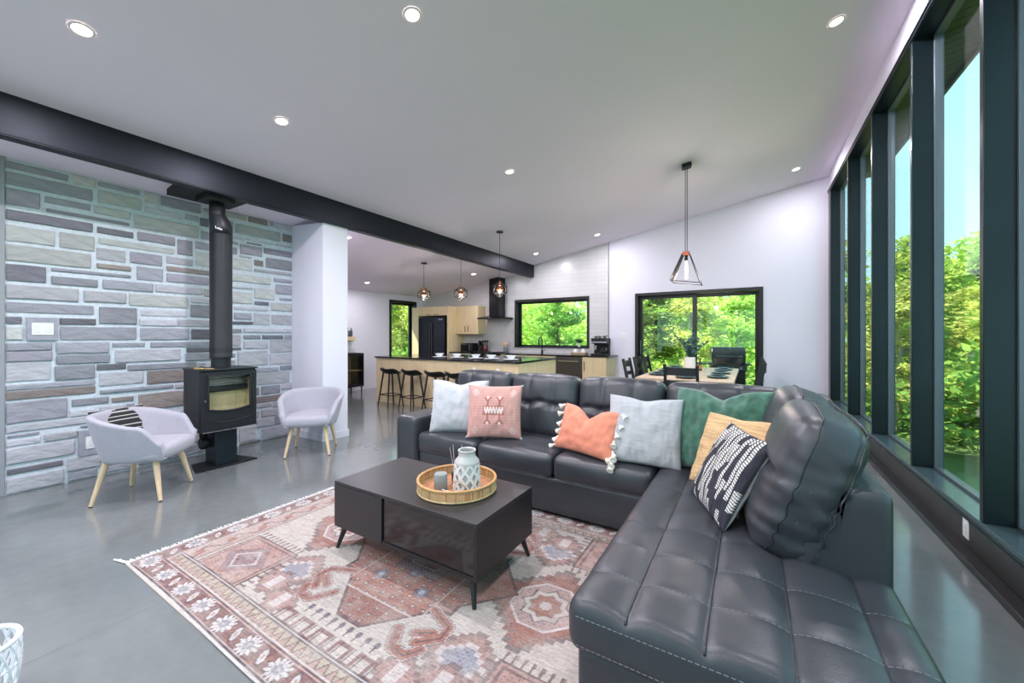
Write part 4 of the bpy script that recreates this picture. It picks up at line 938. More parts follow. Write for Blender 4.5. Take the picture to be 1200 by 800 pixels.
for k, (a, b) in enumerate(((-.225, -.11), (-.108, .11), (.112, .225))): MB().box(.035, .07, a, b, zb + .03, .77).build('fire_brick', M_brick, st, bevel=.002)
for s_ in (-1, 1): MB().box(xb + .058, xf - .03, s_ * .222 - .012, s_ * .222 + .012, zb + .03, .905).build('fire_brick', M_brick, st, bevel=.002)
MB().box(.03, xf - .075, -.20, .20, .785, .83).build('baffle', M_dk, st)
MB().box(.06, .08, -.20, .20, .835, .93).build('heat_shield', mat('silver shield', (176, 176, 178), .4, metal=.7), st)
for z in (.87, .905): MB().cyl((xf - .07, -.2, z), (xf - .07, .2, z), .008, n=8).build('air_tube', M_chr, st)
MB().prism([(-.115, -.10), (.115, -.10), (.115, .10), (-.115, .10)], .012, zb - .008, 'z').build('pedestal', mat('blue black steel', (36, 44, 52), .38, metal=.4), st, bevel=.006)
fan = MB().lathe([(.055, -.03), (.062, -.02), (.062, .02), (.055, .03)], 20); fo = fan.build('air_inlet', M_dk, st, smooth=True, loc=(-.03, -.145, .24)); fo.rotation_euler = (math.pi / 2, 0, 0)
MB().tube([(-.03, -.145, .29), (-.03, -.15, .34), (-.03, -.14, .392)], .035, 12).build('air_hose', M_dk, st, smooth='all')
pl = [(.16 * math.cos(t) if math.cos(t) < 0 else .155, .255 * math.sin(t)) for t in np.linspace(-math.pi * .5, math.pi * .5, 2)]
poly = [(-.17, -.20), (-.17, .20)] + [(-.17 + .33 * math.sin(t), .20 + .085 * math.sin(2 * t) * 0 + .08 * math.sin(t)) for t in np.linspace(.15, math.pi / 2, 8)] + [(.16 + .022 * math.cos(q), .28 - .56 * (q + math.pi / 2) / math.pi) for q in np.linspace(-math.pi / 2 + .05, math.pi / 2 - .05, 9)] + [(-.17 + .33 * math.sin(t), -.20 - .08 * math.sin(t)) for t in np.linspace(math.pi / 2, .15, 8)]
MB().prism(poly, 0, .012, 'z').build('base_plate', M_dk, st)
g = thing('stove_tongs', 'brass and black fire tool lying on top of the stove', 'fire tool', (-4.78, 1.70, 1.015))
MB().tube([(-.13, -.0, .008), (-.02, .012, .008), (.10, .03, .008)], .007, 8).build('handle', mat('brass', (206, 170, 110), .3, metal=.8), g, smooth='all')
MB().bar((.0, -.005, .004), (.14, .10, .004), .03, .008).build('blade', mat('tan leather', (196, 160, 110), .6), g, bevel=.002)
fp = thing('flue_pipe', 'tall black flue pipe rising from the stove to the ceiling plate', 'stove pipe', (-4.83, 1.945, 1.015))
MB().lathe([(.088, 0), (.088, .10), (.1, .10), (.101, .115), (.101, .118), (.1, .12), (.1, 1.40), (.1035, 1.40), (.1035, 1.41), (.1, 1.412)], 32, cap1=False).build('pipe', M_iron, fp, smooth=True)
SLT = MB().box(.0985, .1015, -.0035, .0035, 0, .05).mesh('vent_slot', M_dk)
for z in (.16, 1.33):
    for k in range(24): inst('vent_slot', SLT, fp, (0, 0, z), (0, 0, 2 * math.pi * k / 24))
MB().tube([(0, 0, 1.405), (0, 0, 1.49), (-.006, -.006, 1.53), (-.022, -.022, 1.60), (-.025, -.025, 1.63), (-.025, -.025, 1.745)], [.1, .1, .096, .078, .072, .072], 28).build('reducer', M_iron, fp, smooth='all')
for k, (yy, hh) in enumerate(((-.03, .026), (-.018, .014), (-.008, .014), (.002, .022), (.012, .014), (.022, .014))):
    MB().box(.0, .001, -.0035, .0035, 0, hh).build('maker_mark', mat('white print', (225, 225, 225), .6), fp, loc=(.1005 * math.cos(-.55 + yy * 10), .1005 * math.sin(-.55 + yy * 10), 1.45 - yy * .3)).rotation_euler = (0, 0, -.55 + yy * 10)
cp = thing('flue_ceiling_plate', 'black square plate and box where the flue meets the ceiling', 'ceiling plate', (-4.85, 1.90, 2.76))
MB().box(-.13, .13, -.13, .13, .0, .06).build('collar_box', M_dk, cp, bevel=.003)
MB().hexa([(-.34, -.30, .06), (.128, -.30, .06), (.128, .27, .06), (-.34, .27, .06)], [(-.34, -.30, ceil_l(-5.19) - 2.761), (.128, -.30, ceil_l(-4.722) - 2.761), (.128, .27, ceil_l(-4.722) - 2.761), (-.34, .27, ceil_l(-5.19) - 2.761)]).build('plate', M_dk, cp)

# ------------------------------------------------------------------ white wire basket at the lower left corner
bs = thing('wire_basket', 'white open-weave basket at the lower left corner of the floor', 'basket', (-2.305, .168, 0))
M_wht = mat('white painted wire', (236, 238, 242), .45)
def br_(z): return .085 + .035 * math.sin(min(1, z / .30) * math.pi * .72)
NB_ = 20
for k in range(NB_):
    for sg in (-1, 1):
        pts = []
        for i in range(11):
            z = .005 + .26 * i / 10; t = 2 * math.pi * k / NB_ + sg * i / 10 * .75; pts.append((br_(z) * math.cos(t), br_(z) * math.sin(t), z))
        MB().tube(pts, .0048, 5).build('strand', M_wht, bs, smooth='all')
for z, r_ in ((.006, .006), (.095, .0045), (.18, .0045), (.267, .0085)):
    MB().tube([(br_(z) * math.cos(2 * math.pi * i / 48), br_(z) * math.sin(2 * math.pi * i / 48), z) for i in range(48)], r_, 7, closed=True).build('hoop', M_wht, bs, smooth='all')
MB().lathe([(.085, .0), (.085, .004)], 32).build('bottom', M_wht, bs)
# ------------------------------------------------------------------ kitchen
M_maple = mat('pale maple', (226, 202, 160), .45, var=(3.5, .07, (4, 4, .5))); M_top = mat('black stone counter', (30, 31, 33), .12, var=(30, .3))
M_kick = mat('dark toe kick', (34, 32, 32), .6); M_ss = mat('dark stainless', (96, 94, 94), .3, metal=.8, var=(2, .05)); M_mblk = mat('matte black metal', (22, 22, 24), .45, metal=.2)
M_fr = mat('black stainless fridge', (52, 56, 64), .22, metal=.75); M_ink = mat('light print', (186, 190, 196), .5)
# island
IX0, IX1, IY0, IY1, IH = -6.62, -3.21, 5.45, 6.87, .93
isl = thing('kitchen_island', 'long maple kitchen island with stools along its front', 'kitchen island', ((IX0 + IX1) / 2, (IY0 + IY1) / 2, 0))
hx, hy = (IX1 - IX0) / 2, (IY1 - IY0) / 2
MB().box(-hx + .02, hx - .02, -hy + .022, hy - .02, .0, IH - .03).build('carcass', M_maple, isl)
np_ = 7; pw = 2 * hx / np_
PNL = MB().box(.0015, pw - .0015, -.018, 0, .06, IH - .032).mesh('front_panel', M_maple)
for k in range(np_): inst('front_panel', PNL, isl, (-hx + k * pw, -hy + .022, 0))
for s_ in (-1, 1): MB().box(s_ * hx - (.02 if s_ > 0 else 0), s_ * hx + (.02 if s_ < 0 else 0), -hy + .004, hy, .0, IH - .032).build('end_panel', M_maple, isl)
MB().box(-hx + .02, hx - .02, -hy + .012, -hy + .022, 0, .058).build('toe_kick', M_maple, isl)
for k in (5, 6): MB().box(-hx + k * pw + .06, -hx + k * pw + .115, -hy - .002, -hy + .004, .72, .80).build('outlet_cover', M_plate, isl)
itop = tag(MB().box(IX0 - .02, IX1 + .02, IY0 - .03, IY1 + .02, IH - .03, IH + .002).build('island_worktop', M_top, bevel=.003), 'black stone worktop on the kitchen island', 'worktop')
# stools
def stool(x, y, rz, label):
    t = thing('bar_stool', label, 'bar stool', (x, y, 0), rz, group='black bar stools along the island')
    M_pl = M_mblk; n = 28; mb = MB(); g = np.linspace(-1, 1, n + 1); N1 = (n + 1) ** 2
    for s_ in (0, 1):
        for u in g:
            for v in g:
                uu, vv = u * math.sqrt(1 - v * v / 2), v * math.sqrt(1 - u * u / 2); xx, yy = uu * .22 * (1 - .12 * max(0, -vv)), vv * .19
                wing = .085 * abs(uu) ** 2.2 * sstep(-.7, .5, vv) + .07 * max(0, vv) ** 2
                mb.v.append((xx, yy, .655 + wing + (.0 if s_ else -.045 * (1 - (uu * uu + vv * vv) ** 2 * .6))))
    for i in range(n):
        for j in range(n):
            q = [i * (n + 1) + j, (i + 1) * (n + 1) + j, (i + 1) * (n + 1) + j + 1, i * (n + 1) + j + 1]; mb.f.append(tuple(q[::-1])); mb.f.append(tuple(k + N1 for k in q))
    bd = [i * (n + 1) for i in range(n + 1)] + [n * (n + 1) + j for j in range(1, n + 1)] + [i * (n + 1) + n for i in range(n - 1, -1, -1)] + [j for j in range(n - 1, 0, -1)]
    for a, b in zip(bd, bd[1:] + bd[:1]): mb.f.append((a, b, b + N1, a + N1))
    mb.build('seat', M_pl, t, smooth=True)
    for sx in (-1, 1):
        for sy in (-1, 1): MB().tube([(sx * .11, sy * .09, .65), (sx * .185, sy * .165, 0)], [.017, .012], 10).build('leg', M_pl, t, smooth=True)
    z = .22; k = .11 + (.185 - .11) * (1 - z / .65); k2 = .09 + .075 * (1 - z / .65)
    MB().tube([(-k, -k2, z), (k, -k2, z), (k, k2, z), (-k, k2, z)], .009, 8, closed=True).build('foot_rail', M_pl, t, smooth=True)
for x, y, lb in ((-5.93, 5.22, 'black bar stool at the left end of the island'), (-5.36, 5.22, 'second black bar stool from the left end of the island'), (-4.78, 5.22, 'third black bar stool from the left, partly behind the sofa'), (-4.30, 5.22, 'rightmost black bar stool, mostly hidden by the sofa back')):
    stool(x, y, math.radians(random.uniform(165, 185)), lb)
# fridge block
FB, FT = 7.93, 2.14
def cab(name, label, cat, x0, x1, y0, z0, z1, doors, handles=(), kick=False, depth=None, group=None, side=M_maple):
    y1 = YF - .014; t = thing(name, label, cat, ((x0 + x1) / 2, y1, z0), group=group); h = (x1 - x0) / 2; d = y1 - y0; H = z1 - z0
    kz = .09 if kick else 0
    MB().box(-h, h, -d + .02, 0, kz, H).build('body', side, t)
    if kick: MB().box(-h + .002, h - .002, -d + .07, -.02, 0, kz).build('toe_kick', M_kick, t)
    for k, (a, b, c, e) in enumerate(doors):
        do = MB().box(a + .0015, b - .0015, -d, -d + .019, c + .0015, e - .0015).build('door', M_maple, t, bevel=.001)
        for (kk, p, q) in handles:
            if kk == k: MB().bar((*p[:1], -d - .022, p[1]), (*q[:1], -d - .022, q[1]), .01, .012).build('handle', M_mblk, do)
    return t
cab('tall_cabinet', 'narrow maple cabinet panel left of the fridge', 'cabinet', -8.14, -7.89, FB, 0, FT, [(-.125, .125, .09, FT)], kick=True)
cab('fridge_overhead_cabinet', 'maple cabinet above the fridge', 'cabinet', -7.885, -6.86, FB, 1.90, FT, [(-.5125, 0, 0, .24), (0, .5125, 0, .24)], handles=[(0, (-.22, .03), (-.06, .03)), (1, (.06, .03), (.22, .03))])
tag(MB().box(-6.855, -6.80, FB, YF - .014, 0, FT).build('fridge_end_panel', M_maple, bevel=.001), 'tall maple end panel on the right side of the fridge', 'panel')
fg = thing('fridge', 'black stainless french-door fridge built into maple panels', 'fridge', (-7.385, FB, 0))
MB().box(-.47, .47, .02, .62, .02, 1.86).build('body', M_mblk, fg)
for s_ in (-1, 1):
    d = MB().box(min(s_ * .004, s_ * .465), max(s_ * .004, s_ * .465), -.03, .018, .72, 1.855).build('door', M_fr, fg, bevel=.006)
    MB().bar((s_ * .035, -.055, .80), (s_ * .035, -.055, 1.70), .018, .02).build('handle', M_ss, d)
d = MB().box(-.465, .465, -.03, .018, .05, .71).build('drawer', M_fr, fg, bevel=.006); MB().bar((-.38, -.055, .65), (.38, -.055, .65), .018, .02).build('handle', M_ss, d)
MB().box(.25, .40, -.0315, -.0305, 1.78, 1.80).build('badge', M_ink, fg)
# upper cabinet
cab('wall_cabinet', 'maple wall cabinet left of the range hood', 'cabinet', -6.80, -6.08, 8.25, 1.40, 2.145, [(-.36, 0, 0, .745), (0, .36, 0, .745)], handles=[(0, (-.05, .06), (-.05, .22)), (1, (.05, .06), (.05, .22))])
# hood
hd = thing('range_hood', 'black chimney range hood on the tiled wall', 'range hood', (-5.60, YF - .014, 1.78))
MB().hexa([(-.15, -.30, .09), (.15, -.30, .09), (.15, 0, .09), (-.15, 0, .09)], [(-.15, -.30, ceil_l(-5.75) - 1.782), (.15, -.30, ceil_l(-5.45) - 1.782), (.15, 0, ceil_l(-5.45) - 1.782), (-.15, 0, ceil_l(-5.75) - 1.782)]).build('chimney', mat('gloss black steel', (34, 33, 34), .16, metal=.5), hd)
MB().hexa([(-.40, -.48, .035), (.40, -.48, .035), (.40, 0, .035), (-.40, 0, .035)], [(-.15, -.30, .09), (.15, -.30, .09), (.15, 0, .09), (-.15, 0, .09)]).build('canopy', MATS['gloss black steel'], hd)
MB().box(-.40, .40, -.48, 0, 0, .035).build('skirt', MATS['gloss black steel'], hd, bevel=.003)
for k in (-1, 0, 1): MB().cyl((k * .04, -.482, .018), (k * .04, -.476, .018), .009, n=10).build('button', M_chr, hd)
# base run on the far wall
KY, KH = 7.95, .93
BASE = [(-6.79, -6.10, 'maple base cabinet beside the fridge panel', 'c'), (-5.19, -4.45, 'maple base cabinet under the sink', 'c'), (-4.445, -3.71, 'maple base cabinet left of the dishwasher', 'c'), (-3.085, -2.56, 'maple base cabinet at the right end of the kitchen counter', 'c')]
for x0, x1, lb, _ in BASE:
    h = (x1 - x0) / 2
    cab('base_cabinet', lb, 'cabinet', x0, x1, KY, 0, KH - .03, [(-h, h, .09, KH - .03)], handles=[(0, (-h + .05, .60), (-h + .05, .80))], kick=True)
dw = thing('dishwasher', 'stainless dishwasher under the kitchen counter', 'dishwasher', (-3.398, KY, 0))
MB().box(-.305, .305, .02, .60, .09, KH - .032).build('body', M_mblk, dw); do = MB().box(-.303, .303, -.004, .019, .09, KH - .034).build('door', M_ss, dw, bevel=.004)
MB().bar((-.24, -.03, .80), (.24, -.03, .80), .016, .022).build('handle', M_chr, do); MB().box(-.3, .3, .05, .55, 0, .088).build('toe_kick', M_kick, dw)
rg = thing('range_cooker', 'black slide-in range below the hood', 'stove', (-5.645, KY, 0))
MB().box(-.445, .445, .01, .62, .0, KH - .032).build('body', M_mblk, rg); do = MB().box(-.42, .42, -.012, .008, .20, .75).build('oven_door', MATS['gloss black steel'], rg, bevel=.004); MB().bar((-.36, -.05, .70), (.36, -.05, .70), .018, .018).build('handle', M_ss, do)
for k in range(5): MB().cyl((-.3 + k * .15, -.03, .84), (-.3 + k * .15, .01, .84), .022, n=12).build('knob', M_ss, rg)
wt = MB().box(-6.79, -2.50, KY - .02, YF - .014, KH - .03, KH).build('worktop', M_top, bevel=.002); tag(wt, 'black stone worktop along the tiled kitchen wall', 'worktop')
ck = thing('cooktop', 'black cooktop with four burners set on the worktop below the hood', 'cooktop', (-5.645, 8.25, KH + .0005)); MB().box(-.36, .36, -.25, .25, 0, .006).build('glass_plate', M_mblk, ck)
for x in (-.2, .2):
    for y in (-.13, .13): MB().lathe([(.085, .006), (.09, .01), (.085, .018)], 16).build('burner_grate', M_mblk, ck, loc=(x, y, 0))
KZ = KH + .001
# faucet
fc = thing('kitchen_faucet', 'matte black gooseneck faucet in front of the kitchen window', 'faucet', (-4.28, 8.40, KZ))
pts = [(0, 0, 0), (0, 0, .30)] + [(0, -.085 + .085 * math.cos(t), .30 + .085 * math.sin(t)) for t in np.linspace(.2, math.pi, 10)] + [(0, -.17, .20)]
MB().tube(pts, .014, 10).build('spout', M_mblk, fc, smooth='all'); MB().lathe([(.028, 0), (.028, .06), (.02, .075)], 16).build('base', M_mblk, fc, smooth=True); MB().bar((.02, 0, .06), (.11, -.02, .09), .012, .012).build('lever', M_mblk, fc)
# toaster, kettle, knife block, jugs, coffee machine
tz = thing('toaster', 'black toaster oven on the counter below the wall cabinet', 'toaster', (-6.42, 8.33, KZ))
MB().box(-.19, .19, -.14, .14, .012, .23).build('body', M_mblk, tz, bevel=.012); MB().box(-.155, .06, -.146, -.14, .05, .19).build('door', MATS['gloss black steel'], tz); MB().bar((-.13, -.165, .20), (.04, -.165, .20), .012, .012).build('handle', M_chr, tz)
for k in range(3): MB().cyl((.12, -.155, .06 + k * .06), (.12, -.14, .06 + k * .06), .018, n=12).build('knob', M_chr, tz)
for a in (-.16, .16):
    for b in (-.11, .11): MB().cyl((a, b, 0), (a, b, .014), .012, n=8).build('foot', M_mblk, tz)
kb = thing('utensil_crock', 'dark red crock full of black cooking utensils', 'utensil holder', (-5.95, 8.40, KZ))
MB().lathe([(.062, 0), (.068, .01), (.07, .15), (.066, .155), (.06, .15), (.06, .02)], 20).build('crock', mat('oxblood glaze', (92, 34, 30), .3), kb, smooth=True)
for k in range(6):
    t = k * 1.05; x, y = .05 * math.cos(t), .05 * math.sin(t); u = MB().tube([(x * .5, y * .5, .03), (x * 1.3, y * 1.3, .24)], .006, 6).build('utensil', M_mblk, kb); MB().lathe([(.002, -.03), (.022, -.01), (.024, .02), (.004, .045)], 10).build('utensil_head', M_mblk, u, loc=(x * 1.4, y * 1.4, .27))
kb2 = thing('knife_block', 'black knife block beside the toaster', 'knife block', (-6.12, 8.40, KZ))
MB().hexa([(-.05, -.07, 0), (.05, -.07, 0), (.05, .09, 0), (-.05, .09, 0)], [(-.05, -.02, .17), (.05, -.02, .17), (.05, .09, .22), (-.05, .09, .22)]).build('block', M_mblk, kb2, bevel=.004)
for k in range(6): MB().bar((-.03 + (k % 3) * .03, .02 + .035 * (k // 3), .19), (-.03 + (k % 3) * .03, -.02 + .035 * (k // 3), .29), .014, .02).build('knife_handle', M_mblk, kb2)
M_glass = glass_mat('clear tableware glass', (.94, .96, .97), 1.0)
jg = thing('spoon_jar', 'grey jar with wooden spoons left of the kitchen window', 'utensil holder', (-5.33, 8.42, KZ))
MB().lathe([(.055, 0), (.06, .008), (.06, .14), (.055, .14), (.055, .02)], 20).build('jar', mat('grey stoneware', (128, 132, 138), .4), jg, smooth=True)
for k in range(5): MB().tube([(0, 0, .02), (.05 * math.cos(k * 1.3), .05 * math.sin(k * 1.3), .26)], [.006, .013], 6).build('wooden_spoon', mat('spoon wood', (206, 160, 116), .6), jg, smooth='all')
jg2 = thing('glass_pitcher', 'clear glass pitcher left of the kitchen window', 'pitcher', (-5.20, 8.28, KZ))
MB().lathe([(.05, 0), (.06, .01), (.062, .12), (.05, .2), (.056, .22)], 20, cap1=False).build('body', M_glass, jg2, smooth=True); MB().tube([(.06, 0, .18), (.10, 0, .16), (.10, 0, .08), (.062, 0, .05)], .007, 8).build('handle', M_glass, jg2, smooth='all')
cm = thing('coffee_machine', 'black and chrome coffee machine at the right end of the counter', 'coffee machine', (-2.80, 8.30, KZ))
MB().box(-.17, .17, .06, .17, 0, .36).build('body', M_mblk, cm, bevel=.01); MB().box(-.17, .17, -.16, .17, 0, .035).build('drip_tray', M_mblk, cm, bevel=.005); MB().box(-.17, .17, -.13, .17, .25, .37).build('brew_head', M_mblk, cm, bevel=.01)
MB().box(-.172, .172, -.136, -.13, .27, .30).build('chrome_band', M_chr, cm)
cf = MB().lathe([(.05, 0), (.062, .01), (.066, .07), (.045, .13), (.05, .15)], 20).build('carafe', MATS['gloss black steel'], cm, smooth=True, loc=(.07, -.05, .037)); MB().tube([(.05, -.03, .13), (.10, -.06, .11), (.09, -.05, .03)], .008, 8).build('handle', M_chr, cf, smooth='all')
for k, x in enumerate((-.11, -.02, .09)): MB().lathe([(.032, 0), (.04, .05), (.036, .055), (.03, .01)], 16).build('cup', M_chr, cm, smooth=True, loc=(x, .02, .372))
MB().bar((.05, -.02, .40), (.18, -.06, .43), .014, .014).build('lever', M_mblk, cm)
MB().lathe([(.03, 0), (.03, .09)], 14).build('bean_cup', M_chr, cm, loc=(-.09, -.06, .12))
wtray = thing('wooden_tray', 'small wooden tray with white cups on the counter under the window', 'tray', (-3.28, 8.28, KZ)); MB().box(-.17, .17, -.10, .10, 0, .05).build('board', mat('tray wood', (170, 148, 118), .55, var=(8, .1)), wtray, bevel=.004)
for k, x in enumerate((-.09, .09)):
    c = thing('white_cup', ('left' if k == 0 else 'right') + ' upturned white cup on the wooden tray by the coffee machine', 'cup', (-3.28 + x, 8.28, KZ + .051), group='white cups by the coffee machine'); MB().lathe([(.055, 0), (.054, .02), (.04, .06), (.02, .075), (.001, .077)], 20).build('bowl', M_cer, c, smooth=True); MB().lathe([(.022, .072), (.024, .082)], 14).build('foot', M_cer, c)
pv = thing('potted_sprig', 'small green sprig in a white pot on the kitchen window sill', 'plant', (-3.42, YF + .02, KW[2] + .036)); MB().lathe([(.035, 0), (.05, .08), (.045, .08), (.04, .02)], 16).build('pot', M_cer, pv, smooth=True)
M_lf = mat('dark green leaf', (46, 70, 52), .6)
LF = MB().add([(0, 0, 0), (.014, .002, .03), (0, .004, .07), (-.014, .002, .03)], [(0, 1, 2, 3)]).mesh('leaf', M_lf)
for k in range(16): inst('leaf', LF, pv, (.01 * math.cos(k), .01 * math.sin(k), .07 + .008 * (k % 4)), (random.uniform(-.9, .9), random.uniform(-.9, .9), k * 2.4), (1.5, 1.5, 2.0))
# place settings on the island
M_dish = mat('white porcelain', (240, 241, 243), .2); DISH_Z = IH + .003
BOWL = MB().lathe([(.035, 0), (.04, .006), (.085, .055), (.09, .062), (.086, .062), (.04, .014), (.001, .011)], 24).mesh('bowl', M_dish, True); PLT = MB().lathe([(.06, 0), (.11, .008), (.14, .016), (.138, .019), (.06, .008), (.001, .007)], 28).mesh('plate', M_dish, True)
TUM = MB().lathe([(.03, 0), (.034, .004), (.038, .10), (.035, .10), (.031, .012), (.001, .010)], 18).mesh('tumbler', M_glass, True)
ORD = ('leftmost', 'second', 'third', 'fourth', 'rightmost'); BX = (-5.15, -4.72, -4.28, -3.93, -3.52)
for k, x in enumerate(BX):
    tag(inst('dinner_plate', PLT, None, (x, 5.74, DISH_Z)), ORD[k] + (' white dinner plate from the left on the island' if 0 < k < 4 else ' white dinner plate on the island'), 'plate', 'place settings on the island')
    tag(inst('soup_bowl', BOWL, None, (x, 5.74, DISH_Z + .0165)), ORD[k] + (' white bowl from the left stacked on an island plate' if 0 < k < 4 else ' white bowl stacked on an island plate'), 'bowl', 'place settings on the island')
    tag(inst('drinking_glass', TUM, None, (x + .20, 5.82, DISH_Z)), ORD[k] + (' clear tumbler from the left on the island' if 0 < k < 4 else ' clear tumbler on the island'), 'glass', 'place settings on the island')
tc_ = thing('serving_set', 'dark napkin holder in the middle of the island', 'napkin holder', (-4.45, 6.1, DISH_Z)); MB().box(-.07, .07, -.04, .04, 0, .012).build('foot', M_mblk, tc_); 
for s_ in (-1, 1): MB().box(-.06, .06, s_ * .03 - .004, s_ * .03 + .004, .012, .09).build('side', M_mblk, tc_)
# icosahedral cage pendants over the island
def ico():
    p = (1 + 5 ** .5) / 2; v = [(-1, p, 0), (1, p, 0), (-1, -p, 0), (1, -p, 0), (0, -1, p), (0, 1, p), (0, -1, -p), (0, 1, -p), (p, 0, -1), (p, 0, 1), (-p, 0, -1), (-p, 0, 1)]
    v = [Vector(q).normalized() for q in v]; R = v[5].rotation_difference(Vector((0, 0, 1))); v = [R @ q for q in v]
    e = [(i, j) for i in range(12) for j in range(i) if (v[i] - v[j]).length < 1.06]; return v, e
IV, IE = ico(); M_cop = mat('copper socket', (180, 104, 74), .3, metal=.8); M_bulb = mat('glowing bulb', (255, 226, 190), .3, emit=((255, 205, 150), 6.0))
for x, y, zc, lf, lb in ((-5.62, 5.80, 2.18, 1, 'left black geometric cage pendant over the island'), (-4.85, 6.02, 2.18, 1, 'middle black geometric cage pendant over the island'), (-3.86, 5.90, 2.19, 0, 'right black geometric cage pendant over the island, in front of the hood')):
    t = thing('cage_pendant', lb, 'pendant lamp', (x, y, zc), group='cage pendants over the island'); R = .145; top = (ceil_l(x) if lf else ceil_r(x)) - zc - .002
    c = MB()
    for i, j in IE: c.bar(IV[i] * R, IV[j] * R, .009, .009)
    c.build('cage', M_mblk, t)
    MB().cyl((0, 0, R), (0, 0, top - .02), .004, n=6).build('cord', M_mblk, t); MB().lathe([(.06, top - .025), (.062, top - .02), (.062, top - .012)], 20).build('canopy', M_mblk, t)
    MB().lathe([(.022, R - .07), (.024, R - .06), (.024, R - .01), (.01, R)], 16).build('socket', M_cop, t, smooth=True); MB().lathe([(.001, -.055), (.028, -.035), (.034, -.005), (.022, .05), (.014, .07)], 16).build('bulb', M_bulb, t, smooth=True)
    MB().lathe([(.030, .062), (.062, .0), (.064, -.01), (.060, -.0), (.028, .058)], 20, cap0=False, cap1=False).build('inner_shade', M_cop, t, smooth=True)
    l = bpy.data.lights.new('bulb_light', 'POINT'); l.energy = 9; l.color = (1, .88, .78); l.shadow_soft_size = .04; lo = bpy.data.objects.new('bulb_light', l); COL.objects.link(lo); lo.parent = t; lo.location = (0, 0, -.09)
# bar cabinet by the left wall
bc = thing('bar_cabinet', 'black bar cabinet with glasses behind its door against the left kitchen wall', 'cabinet', (-8.09, 5.55, 0))
M_goldw = mat('warm oak lining', (150, 124, 86), .5, var=(6, .1)); x0, x1, y0, y1 = -.225, .225, -.60, .55
bd = MB(); bd.box(x0, x1, y0, y0 + .025, .16, .92); bd.box(x0, x1, y1 - .025, y1, .16, .92); bd.box(x0, x1, y0 + .025, y1 - .025, .16, .185); bd.build('carcass', M_mblk, bc)
MB().box(x0 - .005, x1 + .008, y0 - .005, y1 + .005, .92, .945).build('top', M_mblk, bc, bevel=.003); MB().box(x0, x0 + .012, y0 + .025, y1 - .025, .185, .92).build('back_panel', M_goldw, bc)
MB().box(x0 + .012, x1 - .02, y0 + .025, y1 - .025, .53, .548).build('shelf', M_goldw, bc)
for sx in (x0 + .03, x1 - .03):
    for sy in (y0 + .03, y1 - .03): MB().tube([(sx, sy, .16), (sx, sy, 0)], [.018, .013], 10).build('leg', M_mblk, bc)
for a, b in ((y0 + .003, -.027), (-.023, y1 - .003)):
    f = MB(); f.box(x1, x1 + .018, a, a + .035, .17, .915); f.box(x1, x1 + .018, b - .035, b, .17, .915); f.box(x1, x1 + .018, a + .035, b - .035, .17, .21); f.box(x1, x1 + .018, a + .035, b - .035, .885, .915)
    d = f.build('door', M_mblk, bc); n = 14; c_, rr = (a + b) / 2, (b - a) / 2 - .03
    ar = MB()
    for i in range(n):
        t0, t1 = math.pi * i / n, math.pi * (i + 1) / n; q = lambda t: (c_ + rr * math.cos(t), .885 - .16 + .14 * math.sin(t))
        ar.bar((x1 + .009, *q(t0)), (x1 + .009, *q(t1)), .012, .012)
    ar.build('arch_bead', M_mblk, d); MB().box(x1 + .006, x1 + .009, a + .03, b - .03, .2, .89).build('glass', M_glass, d)
ORD4 = ('leftmost', 'second', 'third', 'fourth')
WG = MB().lathe([(.028, 0), (.026, .003), (.004, .008), (.004, .06), (.03, .09), (.034, .12), (.026, .15)], 14, cap1=False).mesh('wine_glass', M_glass, True)
for k in range(4):
    tag(inst('wine_glass', WG, None, (-8.05, 5.68 + k * .095, .186)), ORD4[k] + ' stemmed glass on the lower shelf of the bar cabinet', 'glass', 'glasses in the bar cabinet')
    tag(inst('wine_glass', WG, None, (-8.05, 5.68 + k * .095, .549)), ORD4[k] + ' stemmed glass on the upper shelf of the bar cabinet', 'glass', 'glasses in the bar cabinet')
for k in range(3): tag(inst('drinking_glass', TUM, None, (-8.02, 5.72 + k * .11, .946)), ORD4[k] + ' clear tumbler on top of the bar cabinet', 'glass', 'tumblers on the bar cabinet')
ws = thing('wall_shelf', 'pale wood wall shelf above the bar cabinet with bottles and hanging glasses', 'shelf', (XK, 5.72, 1.24)); MB().box(.002, .17, -.45, .40, .0, .09).build('board', M_maple, ws, bevel=.003); MB().box(.03, .15, -.42, .37, -.012, .0).build('glass_rail', M_mblk, ws)
BTL = MB().lathe([(.03, 0), (.034, .006), (.034, .13), (.012, .17), (.012, .21), (.015, .215)], 14).mesh('bottle', mat('smoky bottle glass', (86, 92, 98), .15), True)
for k in range(4): tag(inst('bottle', BTL, None, (XK + .09, 5.78 + k * .09, 1.331)), ('first', 'second', 'third', 'fourth')[k] + ' grey glass bottle from the left on the wall shelf', 'bottle', 'bottles on the wall shelf')
